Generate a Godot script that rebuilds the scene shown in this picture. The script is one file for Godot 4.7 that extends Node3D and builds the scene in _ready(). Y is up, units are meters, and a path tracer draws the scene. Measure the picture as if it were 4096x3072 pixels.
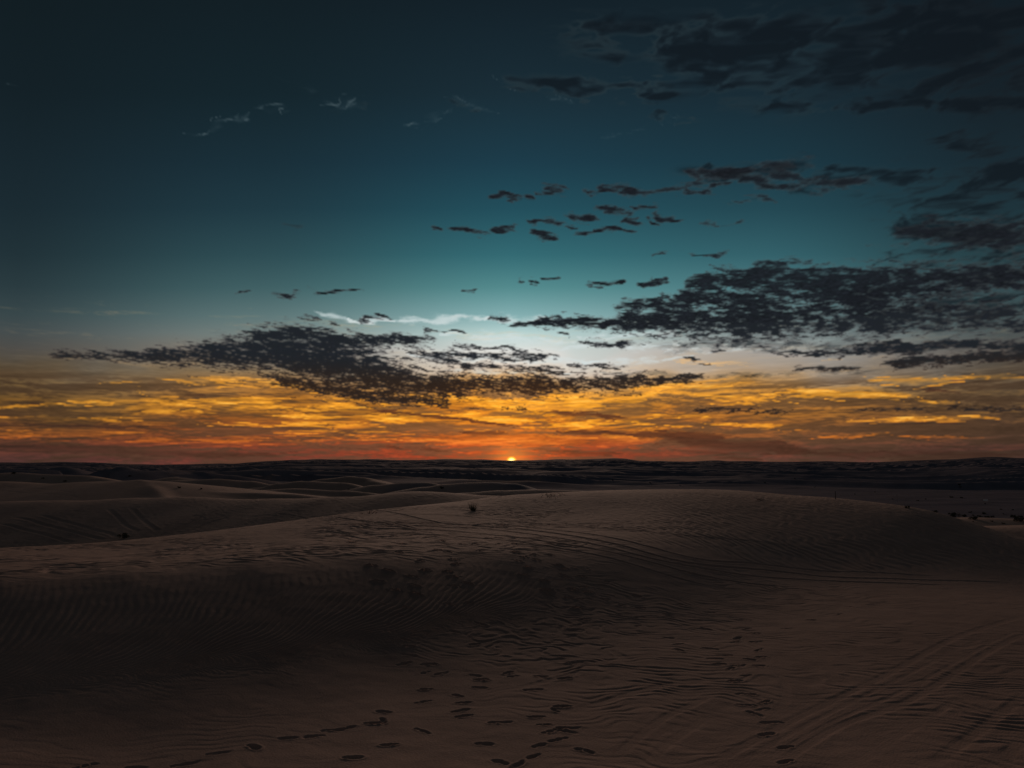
extends Node3D
# Desert dunes at sunset. Chart units: the photograph scaled to 2212 x 1659; pixel units: 4096 x 3072.

const FOCAL := 3094.0          # focal length in photograph pixels
const PITCH := 0.10437         # camera pitch upwards in radians
const EYE := 5.0               # eye height over the foreground sand

var rng := RandomNumberGenerator.new()

# ------------------------------------------------------------------ helpers
func sm(a: float, b: float, x: float) -> float:
	var t := clampf((x - a) / (b - a), 0.0, 1.0)
	return t * t * (3.0 - 2.0 * t)

func lin(c: float) -> float:
	return c / 12.92 if c <= 0.04045 else pow((c + 0.055) / 1.055, 2.4)

func make_noise(s: int, freq: float, oct: int, kind := FastNoiseLite.TYPE_SIMPLEX_SMOOTH) -> FastNoiseLite:
	var n := FastNoiseLite.new()
	n.seed = s
	n.noise_type = kind
	n.frequency = freq
	n.fractal_type = FastNoiseLite.FRACTAL_FBM if oct > 1 else FastNoiseLite.FRACTAL_NONE
	n.fractal_octaves = oct
	return n

# ------------------------------------------------------------------ the sky
# window of fine sky: azimuth -42..42, elevation -0.6..37
const AZ0 := -42.0
const EL0 := -0.6
const PPD := 4096.0 / 360.0
const WW := 956
const WH := 428
var masks: Array[PackedFloat32Array] = []
var chart_x := PackedFloat32Array()
var chart_y := PackedFloat32Array()
var curl_x := PackedFloat32Array()
var curl_y := PackedFloat32Array()
var flow_x := PackedFloat32Array()
var flow_y := PackedFloat32Array()
var nz_cell: FastNoiseLite
var nz_fbm: FastNoiseLite
var nz_fine: FastNoiseLite
var nz_streak: FastNoiseLite
var nz_warp: FastNoiseLite
var nz_soft: FastNoiseLite

func to_chart(az: float, el: float) -> Vector2:
	var a := deg_to_rad(az)
	var e := deg_to_rad(el)
	var x := sin(a) * cos(e)
	var y := sin(e)
	var f := cos(a) * cos(e)
	var cp := cos(PITCH)
	var sp := sin(PITCH)
	var depth := maxf(f * cp + y * sp, 0.05)
	var k := FOCAL * 2212.0 / 4096.0
	return Vector2(1106.0 + k * x / depth, 829.5 - k * (y * cp - f * sp) / depth)

func chart_dir(x: float, y: float) -> Vector2: # chart -> azimuth, elevation in degrees
	var k := FOCAL * 2212.0 / 4096.0
	var cx := (x - 1106.0) / k
	var cy := (829.5 - y) / k
	var f := cos(PITCH) - cy * sin(PITCH)
	var u := sin(PITCH) + cy * cos(PITCH)
	return Vector2(rad_to_deg(atan2(cx, f)), rad_to_deg(atan2(u, sqrt(cx * cx + f * f))))

func stroke(layer: int, x0: float, y0: float, x1: float, y1: float, r0: float, r1: float, s: float) -> void:
	var m := masks[layer]
	var reach := 1.6 * maxf(r0, r1) + 26.0
	var lo_x := WW; var hi_x := 0; var lo_y := WH; var hi_y := 0
	for p in [Vector2(x0, y0), Vector2(x1, y1)]:
		for o in [Vector2(-reach, -reach), Vector2(reach, reach), Vector2(-reach, reach), Vector2(reach, -reach)]:
			var d := chart_dir(p.x + o.x, p.y + o.y)
			var ix := int((d.x - AZ0) * PPD); var iy := int((d.y - EL0) * PPD)
			lo_x = mini(lo_x, ix - 1); hi_x = maxi(hi_x, ix + 2); lo_y = mini(lo_y, iy - 1); hi_y = maxi(hi_y, iy + 2)
	lo_x = clampi(lo_x, 0, WW); hi_x = clampi(hi_x, 0, WW); lo_y = clampi(lo_y, 0, WH); hi_y = clampi(hi_y, 0, WH)
	var sx := flow_x if layer == 1 or layer == 2 else curl_x
	var sy := flow_y if layer == 1 or layer == 2 else curl_y
	var ax := x1 - x0; var ay := y1 - y0
	var ll := maxf(ax * ax + ay * ay, 0.001)
	for iy in range(lo_y, hi_y):
		for ix in range(lo_x, hi_x):
			var i := iy * WW + ix
			var px := sx[i] - x0; var py := sy[i] - y0
			var t := clampf((px * ax + py * ay) / ll, 0.0, 1.0)
			var dx := (px - ax * t) * 0.6; var dy := py - ay * t
			var r := lerpf(r0, r1, t)
			if layer == 1 or layer == 2 or layer == 3:
				r *= 0.3 + 0.7 * sin(t * PI)
			var q := sqrt(dx * dx + dy * dy) / r
			if q < 1.8:
				var v := s * 1.06 * (1.0 - sm(0.0, 1.5, q))
				m[i] = m[i] + v * (1.0 - clampf(m[i] * 0.8, 0.0, 1.0))
	masks[layer] = m

const SKY_X := [0.0, 550.0, 1106.0, 1650.0, 2212.0]
const SKY_Y := [-100.0, 0.0, 200.0, 350.0, 450.0, 550.0, 620.0, 680.0, 720.0, 760.0, 800.0, 840.0, 880.0, 930.0, 965.0, 1000.0]
const SKY_C := [
	[[16, 25, 30], [17, 27, 33], [17, 29, 36], [18, 29, 36], [17, 26, 32]],
	[[18, 29, 34], [19, 31, 37], [20, 33, 41], [21, 34, 42], [19, 29, 36]],
	[[20, 32, 38], [21, 37, 44], [26, 45, 55], [25, 43, 53], [22, 33, 40]],
	[[24, 38, 45], [26, 47, 57], [29, 60, 74], [28, 56, 68], [26, 41, 49]],
	[[27, 42, 49], [32, 57, 67], [35, 78, 91], [36, 72, 83], [30, 50, 58]],
	[[33, 49, 55], [46, 76, 83], [52, 106, 115], [52, 97, 106], [38, 60, 66]],
	[[42, 58, 63], [64, 95, 99], [84, 138, 141], [78, 124, 130], [50, 72, 77]],
	[[56, 70, 73], [92, 116, 117], [132, 174, 176], [112, 146, 148], [62, 80, 82]],
	[[68, 75, 76], [116, 128, 125], [186, 212, 210], [142, 156, 155], [72, 80, 80]],
	[[77, 75, 71], [134, 128, 118], [224, 225, 220], [164, 158, 151], [84, 80, 75]],
	[[84, 74, 61], [140, 118, 88], [228, 212, 194], [170, 150, 128], [84, 76, 66]],
	[[92, 74, 50], [148, 102, 54], [206, 146, 74], [166, 118, 60], [86, 72, 57]],
	[[97, 70, 38], [146, 92, 38], [200, 122, 34], [160, 102, 44], [82, 65, 47]],
	[[94, 58, 36], [136, 72, 36], [188, 98, 34], [136, 82, 42], [76, 55, 42]],
	[[84, 50, 41], [118, 58, 41], [176, 70, 32], [102, 62, 47], [73, 51, 44]],
	[[78, 51, 49], [100, 54, 47], [150, 56, 36], [88, 56, 48], [70, 51, 47]]]

func sky_base(x: float, y: float) -> Vector3:
	var i := 0
	while i < SKY_X.size() - 2 and x > SKY_X[i + 1]:
		i += 1
	var j := 0
	while j < SKY_Y.size() - 2 and y > SKY_Y[j + 1]:
		j += 1
	var s: float = clampf((x - SKY_X[i]) / (SKY_X[i + 1] - SKY_X[i]), 0.0, 1.0)
	var t: float = clampf((y - SKY_Y[j]) / (SKY_Y[j + 1] - SKY_Y[j]), 0.0, 1.0)
	s = lerpf(s, s * s * (3.0 - 2.0 * s), 0.6)
	var out := Vector3.ZERO
	for c in 3:
		var a: float = lerpf(SKY_C[j][i][c], SKY_C[j][i + 1][c], s)
		var b: float = lerpf(SKY_C[j + 1][i][c], SKY_C[j + 1][i + 1][c], s)
		out[c] = lerpf(a, b, t) / 255.0
	return out

func mask_at(az: float, el: float) -> int:
	return clampi(int((el - EL0) * PPD), 0, WH - 1) * WW + clampi(int((az - AZ0) * PPD), 0, WW - 1)

func sky_color(az: float, el: float) -> Vector3: # linear radiance
	var side := absf(az)
	var caz := clampf(az, -41.5, 41.5)
	var ch := to_chart(clampf(az, -33.0, 33.0), minf(el, 36.0))
	var x := ch.x
	var y := ch.y
	var c := sky_base(x, y + (46.0 * nz_soft.get_noise_2d(az * 1.7, el * 3.0) + 14.0 * nz_soft.get_noise_2d(az * 6.0 + 40.0, el * 16.0)) * sm(700.0, 800.0, y) * (1.0 - sm(880.0, 960.0, y)))
	# away from the sunset the evening sky darkens evenly
	var away := sm(30.0, 110.0, side)
	var dim := Vector3(0.10, 0.145, 0.165).lerp(Vector3(0.125, 0.145, 0.155), sm(16.0, 0.0, el))
	c = c.lerp(dim, away)
	c = c.lerp(Vector3(0.08, 0.125, 0.15), sm(34.0, 60.0, el))
	# the pale afterglow of the sky opposite the sunset
	c = c.lerp(Vector3(0.225, 0.215, 0.225), sm(60.0, 165.0, side) * sm(78.0, 30.0, el))
	var near := 1.0 - sm(42.0, 75.0, side)
	var fade := near * (1.0 - sm(34.0, 44.0, el))
	# cloud coordinates that shrink towards the horizon
	var g := maxf(el, 0.0) + 3.2
	var v := log(g) * 16.0
	var u := az / g * 7.0
	var wa := nz_warp.get_noise_2d(u * 30.0, v * 34.0)
	var k := mask_at(caz, el)
	var m0 := masks[0][k] * fade
	var m3 := masks[3][k] * fade
	var m4 := masks[4][k] * fade
	var low := sm(8.0, 5.5, el)
	# pale wisps
	if m3 > 0.01:
		var w := nz_fbm.get_noise_2d(u * 30.0 + v * 22.0, v * 60.0 - u * 34.0) + nz_fine.get_noise_2d(u * 50.0 + v * 20.0, v * 90.0 - u * 30.0) * 0.6
		var a := sm(0.0, 0.85, m3 * 1.25 + w * 0.5) * minf(1.0, m3 * 1.5)
		var bright := Vector3(0.36, 0.42, 0.44) if el > 13.0 else Vector3(0.83, 0.87, 0.87)
		c = c.lerp(bright, a * (0.55 if el > 13.0 else 0.85))
	# sunlit cirrus low over the horizon
	if el < 11.0:
		var wx := nz_warp.get_noise_2d(az * 5.0, el * 26.0)
		var m1 := masks[1][k] * fade
		var m2 := masks[2][k] * fade
		var st := nz_streak.get_noise_2d(az * 2.6 + wx * 16.0, (el + az * 0.014 + wx * 0.24) * 40.0)
		var st2 := nz_streak.get_noise_2d(az * 7.0 + wx * 30.0 + 300.0, (el - az * 0.025 + wx * 0.3) * 92.0)
		var fine := nz_fine.get_noise_2d(az * 16.0 + wx * 40.0, (el + wx * 0.2) * 150.0)
		var n := st * 0.75 + st2 * 0.75 + fine * 0.38
		var wild := 0.05 * near * sm(6.6, 5.0, el) * (0.55 + 0.45 * sm(40.0, 10.0, side))
		var lit := sm(0.0, 1.3, m1 * 1.3 + wild + n * 0.5 - 0.02)
		var glow := exp(-pow(az / 24.0, 2.0))
		var gold := Vector3(0.90, 0.73, 0.52).lerp(Vector3(0.96, 0.64, 0.22), sm(7.4, 5.6, el)).lerp(Vector3(0.88, 0.50, 0.18), sm(3.4, 2.0, el)).lerp(Vector3(0.78, 0.33, 0.15), sm(2.2, 0.9, el))
		gold = (gold * (0.78 + 0.26 * glow)).lerp(Vector3(0.98, 0.64, 0.13), 0.55 * glow * sm(6.0, 4.5, el) * sm(1.6, 2.8, el))
		gold = gold.lerp(Vector3(1.0, 0.80, 0.40), 0.5 * sm(0.75, 1.3, m1 + n * 0.4) * sm(2.0, 3.5, el))
		c = c.lerp(Vector3(0.34, 0.25, 0.18) * (0.75 + 0.55 * glow), 0.62 * sm(0.26, -0.34, n + m1 * 0.7 - 0.12) * sm(6.4, 5.2, el) * near)
		c = c.lerp(gold, clampf(lit, 0.0, 1.0) * 0.97 * near)
		var dk := sm(0.1, 0.95, m2 + (st2 * 0.8 + st * 0.4 + fine * 0.3) * 0.4)
		var mauve := Vector3(0.225, 0.155, 0.13) + Vector3(0.13, 0.045, 0.0) * glow
		c = c.lerp(mauve, dk * 0.86 * minf(1.0, m2 * 3.0))
		c *= 1.0 + (st2 * 0.16 + fine * 0.10) * sm(8.0, 5.0, el) * near
	# soft dark clouds high up
	if m4 > 0.01 or fade < 1.0:
		var f := nz_fbm.get_noise_2d(u * 28.0 + wa * 16.0, v * 40.0 + u * 8.0) + 0.6 * nz_fine.get_noise_2d(u * 30.0 + wa * 20.0, v * 46.0 + u * 8.0)
		var wild4 := (1.0 - fade) * 0.34 * sm(-0.15, 0.35, nz_soft.get_noise_2d(az * 1.4, el * 3.0))
		var dn4 := m4 * 0.8 + wild4 + f * 0.8 - 0.08
		var a4 := sm(0.0, 0.85, dn4)
		var dark := Vector3(0.064, 0.084, 0.106).lerp(Vector3(0.105, 0.098, 0.11), sm(0.7, 0.25, dn4))
		c = c.lerp(dark, a4 * 0.68 * minf(1.0, (m4 + wild4) * 2.6))
		var rim := sm(-0.12, 0.12, dn4) * (1.0 - sm(0.14, 0.42, dn4))
		c = c.lerp(Vector3(0.19, 0.235, 0.25), rim * 0.36 * minf(1.0, m4 * 2.5) * sm(36.0, 10.0, side))
	# dark cloudlets in banks, with a thin grey veil between them
	if m0 > 0.01:
		c = c.lerp((c * 0.55).lerp(Vector3(0.25, 0.27, 0.30), 0.4), 0.55 * sm(0.1, 0.9, m0) * (1.0 - 0.6 * low))
		var q := nz_warp.get_noise_2d(u * 22.0 + 50.0, v * 24.0)
		var cell := -nz_cell.get_noise_2d(u * 40.0 + q * 10.0, v * 58.0 + u * 20.0 + q * 8.0)
		var f2 := nz_fbm.get_noise_2d(u * 60.0 + q * 18.0, v * 120.0 + u * 44.0)
		var ff := nz_fine.get_noise_2d(u * 60.0 + wa * 20.0, v * 125.0 + u * 40.0)
		var soft := 0.2 * sm(11.0, 15.0, el) * sm(8.0, 24.0, az)
		var dn := m0 * 1.15 + (cell - 0.5) * 0.42 + f2 * 0.8 + ff * 0.42 - 0.44
		var a0 := sm(-0.34, 0.74 + soft, dn) * (1.0 - 0.5 * soft)
		var shade := Vector3(0.094, 0.104, 0.124).lerp(Vector3(0.22, 0.20, 0.205), sm(0.55, 0.0, dn))
		shade *= 1.0 + 0.35 * ff + 0.25 * f2
		shade = shade.lerp(Vector3(0.20, 0.13, 0.085), low * 0.65)
		var lit0 := sm(-0.30, -0.05, dn) * (1.0 - sm(-0.04, 0.16, dn))
		var silver := c * 1.2 + Vector3(0.04, 0.03, 0.025)
		c = c.lerp(silver, lit0 * 0.4 * minf(1.0, m0 * 2.0))
		c = c.lerp(shade, a0 * 0.95)
	# the low sun
	var sd := sqrt(pow((az + 0.02) * 0.82, 2.0) + pow(el - 0.33, 2.0))
	var out := Vector3(lin(maxf(c.x, 0.0)), lin(maxf(c.y, 0.0)), lin(maxf(c.z, 0.0)))
	var halo := exp(-sd * sd / 0.9)
	out += Vector3(0.42, 0.13, 0.012) * halo
	out += Vector3(0.13, 0.034, 0.002) * exp(-sd * sd / 12.0)
	out = out.lerp(Vector3(1.5, 0.72, 0.06), 1.0 - sm(0.20, 0.34, sd))
	out = out.lerp(Vector3(3.0, 2.3, 0.75), 1.0 - sm(0.06, 0.24, sd))
	return out

func crisp(src: PackedFloat32Array, out: PackedFloat32Array) -> PackedFloat32Array: # undoes the smoothing of the sky lookup
	for pass_no in 1:
		var prev := out.duplicate()
		for y in range(1, WH - 1):
			for x in range(1, WW - 1):
				var k := (y * WW + x) * 3
				for c in 3:
					var i := k + c
					var up := i - WW * 3
					var dn := i + WW * 3
					var b := (prev[up - 3] + prev[up + 3] + prev[dn - 3] + prev[dn + 3] + 4.0 * (prev[up] + prev[dn] + prev[i - 3] + prev[i + 3]) + 16.0 * prev[i]) / 36.0
					out[i] = maxf(prev[i] + src[i] - b, src[i] * 0.4)
	return out

func build_sky() -> ImageTexture:
	nz_cell = make_noise(11, 0.05, 1, FastNoiseLite.TYPE_CELLULAR)
	nz_cell.cellular_return_type = FastNoiseLite.RETURN_DISTANCE
	nz_cell.cellular_jitter = 1.0
	nz_fbm = make_noise(12, 0.02, 4)
	nz_fine = make_noise(13, 0.05, 3)
	nz_streak = make_noise(14, 0.02, 4)
	nz_warp = make_noise(15, 0.02, 2)
	nz_soft = make_noise(16, 0.03, 3)
	for a in [chart_x, chart_y, curl_x, curl_y, flow_x, flow_y]:
		a.resize(WW * WH)
	for iy in WH:
		for ix in WW:
			var p := to_chart(AZ0 + (ix + 0.5) / PPD, EL0 + (iy + 0.5) / PPD)
			var i := iy * WW + ix
			chart_x[i] = p.x
			chart_y[i] = p.y
			# cloud outlines are torn by turbulence
			var az := AZ0 + (ix + 0.5) / PPD
			var el := EL0 + (iy + 0.5) / PPD
			var g := maxf(el, 0.0) + 3.2
			var u := az / g * 7.0
			var v := log(g) * 16.0
			curl_x[i] = p.x + g * (1.5 * nz_warp.get_noise_2d(u * 34.0, v * 40.0) + 0.2 * nz_fine.get_noise_2d(u * 50.0, v * 70.0))
			curl_y[i] = p.y + g * (0.7 * nz_warp.get_noise_2d(u * 34.0 + 700.0, v * 40.0 + 90.0) + 0.12 * nz_fine.get_noise_2d(u * 50.0 + 200.0, v * 70.0))
			flow_x[i] = p.x + 42.0 * nz_warp.get_noise_2d(az * 5.0, el * 24.0)
			flow_y[i] = p.y + 5.0 * nz_warp.get_noise_2d(az * 5.0 + 50.0, el * 24.0) + 3.6 * nz_fine.get_noise_2d(az * 9.0 + 90.0, el * 44.0)
	for n in 5:
		var m := PackedFloat32Array()
		m.resize(WW * WH)
		masks.append(m)
	rng.seed = 77
	for s in CLOUDS:
		var layer: int = s[0]
		var p0 := Vector2(s[1], s[2])
		var p1 := Vector2(s[3], s[4])
		var span := p0.distance_to(p1)
		var dens: float = s[7]
		if layer == 0: # a bank is made of many tilted cloudlets
			stroke(0, p0.x, p0.y, p1.x, p1.y, s[5], s[6], dens * 0.62)
			var size := clampf((1075.0 - p0.y) / 330.0, 0.55, 2.2)
			var area: float = (span + 2.0 * (s[5] + s[6])) * (s[5] + s[6])
			for n in clampi(int(area / (62.0 * size * size)), 4, 150):
				var t := rng.randf()
				var r: float = lerpf(s[5], s[6], t)
				var at := p0.lerp(p1, t) + Vector2(rng.randfn(0.0, 1.2) * r, rng.randfn(0.0, 0.58) * r)
				var half := size * rng.randf_range(4.0, 14.0)
				var thick := minf(size * rng.randf_range(2.2, 4.4), r * 0.8 + 1.5)
				var tilt := rng.randf_range(-0.02, 0.26) if p0.x < 1150.0 else rng.randf_range(-0.08, 0.2)
				stroke(0, at.x - half, at.y - half * tilt, at.x + half, at.y + half * tilt, thick * rng.randf_range(0.6, 1.1), thick, dens * rng.randf_range(0.12, 0.42))
		elif layer == 4:
			stroke(4, p0.x, p0.y, p1.x, p1.y, s[5], s[6], dens * 0.5)
			for n in clampi(int(span / 16.0), 3, 22):
				var t := rng.randf()
				var r: float = lerpf(s[5], s[6], t)
				var at := p0.lerp(p1, t) + Vector2(rng.randfn(0.0, 0.6) * r, rng.randfn(0.0, 0.5) * r)
				var half := r * rng.randf_range(0.3, 1.1)
				stroke(4, at.x - half, at.y - half * 0.1, at.x + half, at.y + half * rng.randf_range(-0.1, 0.2), r * rng.randf_range(0.2, 0.5), r * rng.randf_range(0.2, 0.5), dens * rng.randf_range(0.2, 0.6))
		elif layer == 3 and p0.y > 600.0: # smooth veils of white cloud
			stroke(3, p0.x, p0.y, p1.x, p1.y, s[5], s[6], dens)
		else: # torn streaks and feathers
			stroke(layer, p0.x, p0.y, p1.x, p1.y, s[5], s[6], dens * (0.36 if layer == 1 else 0.8 if layer == 2 else 0.42))
			var along := (p1 - p0) / maxf(span, 1.0)
			for n in clampi(int(span / 17.0), 3, 24):
				var t := rng.randf()
				var r: float = lerpf(s[5], s[6], t)
				var at := p0.lerp(p1, t) + Vector2(rng.randfn(0.0, 1.0) * r, rng.randfn(0.0, 0.55) * r)
				var half := rng.randf_range(0.05, 0.2) * span + r * 0.5
				var turn := along.rotated(rng.randfn(0.0, 0.05) if layer != 3 else rng.randfn(0.0, 0.3))
				var q0 := at - turn * half
				var q1 := at + turn * half
				var thick := maxf(r * rng.randf_range(0.14, 0.46), 2.0)
				stroke(layer, q0.x, q0.y, q1.x, q1.y, thick * rng.randf_range(0.25, 1.0), thick * rng.randf_range(0.25, 1.0), dens * rng.randf_range(0.3, 0.8))
	for s in PUFFS:
		stroke(s[4] if s.size() > 4 else 0, s[0] - s[2] * 0.7, s[1], s[0] + s[2] * 0.7, s[1] + s[2] * 0.06, s[3] * 0.85, s[3] * 0.85, 0.74)
	# the whole round at low resolution, then the part round the sunset in full
	var lw := 1024
	var lh := 512
	var data := PackedFloat32Array()
	data.resize(lw * lh * 3)
	for j in lh:
		var el := 90.0 - (j + 0.5) * 180.0 / lh
		for i in lw:
			var k := (j * lw + i) * 3
			if el < -1.0:
				data[k] = 0.010; data[k + 1] = 0.008; data[k + 2] = 0.008
			else:
				var c := sky_color((i + 0.5) * 360.0 / lw - 180.0, maxf(el, -0.3))
				data[k] = c.x; data[k + 1] = c.y; data[k + 2] = c.z
	var img := Image.create_from_data(lw, lh, false, Image.FORMAT_RGBF, data.to_byte_array())
	img.resize(4096, 2048, Image.INTERPOLATE_BILINEAR)
	var fine := PackedFloat32Array()
	fine.resize(WW * WH * 3)
	for iy in WH:
		var el := maxf(EL0 + (iy + 0.5) / PPD, -0.3)
		var row := WH - 1 - iy
		for ix in WW:
			var c := sky_color(AZ0 + (ix + 0.5) / PPD, el)
			var k := (row * WW + ix) * 3
			fine[k] = c.x; fine[k + 1] = c.y; fine[k + 2] = c.z
	fine = crisp(fine, fine.duplicate())
	var win := Image.create_from_data(WW, WH, false, Image.FORMAT_RGBF, fine.to_byte_array())
	var left := roundi((AZ0 + 180.0) * PPD)
	var top := roundi((90.0 - EL0) * PPD) - WH
	img.blit_rect(win, Rect2i(0, 0, WW, WH), Vector2i(left, top))
	return ImageTexture.create_from_image(img)

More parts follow.
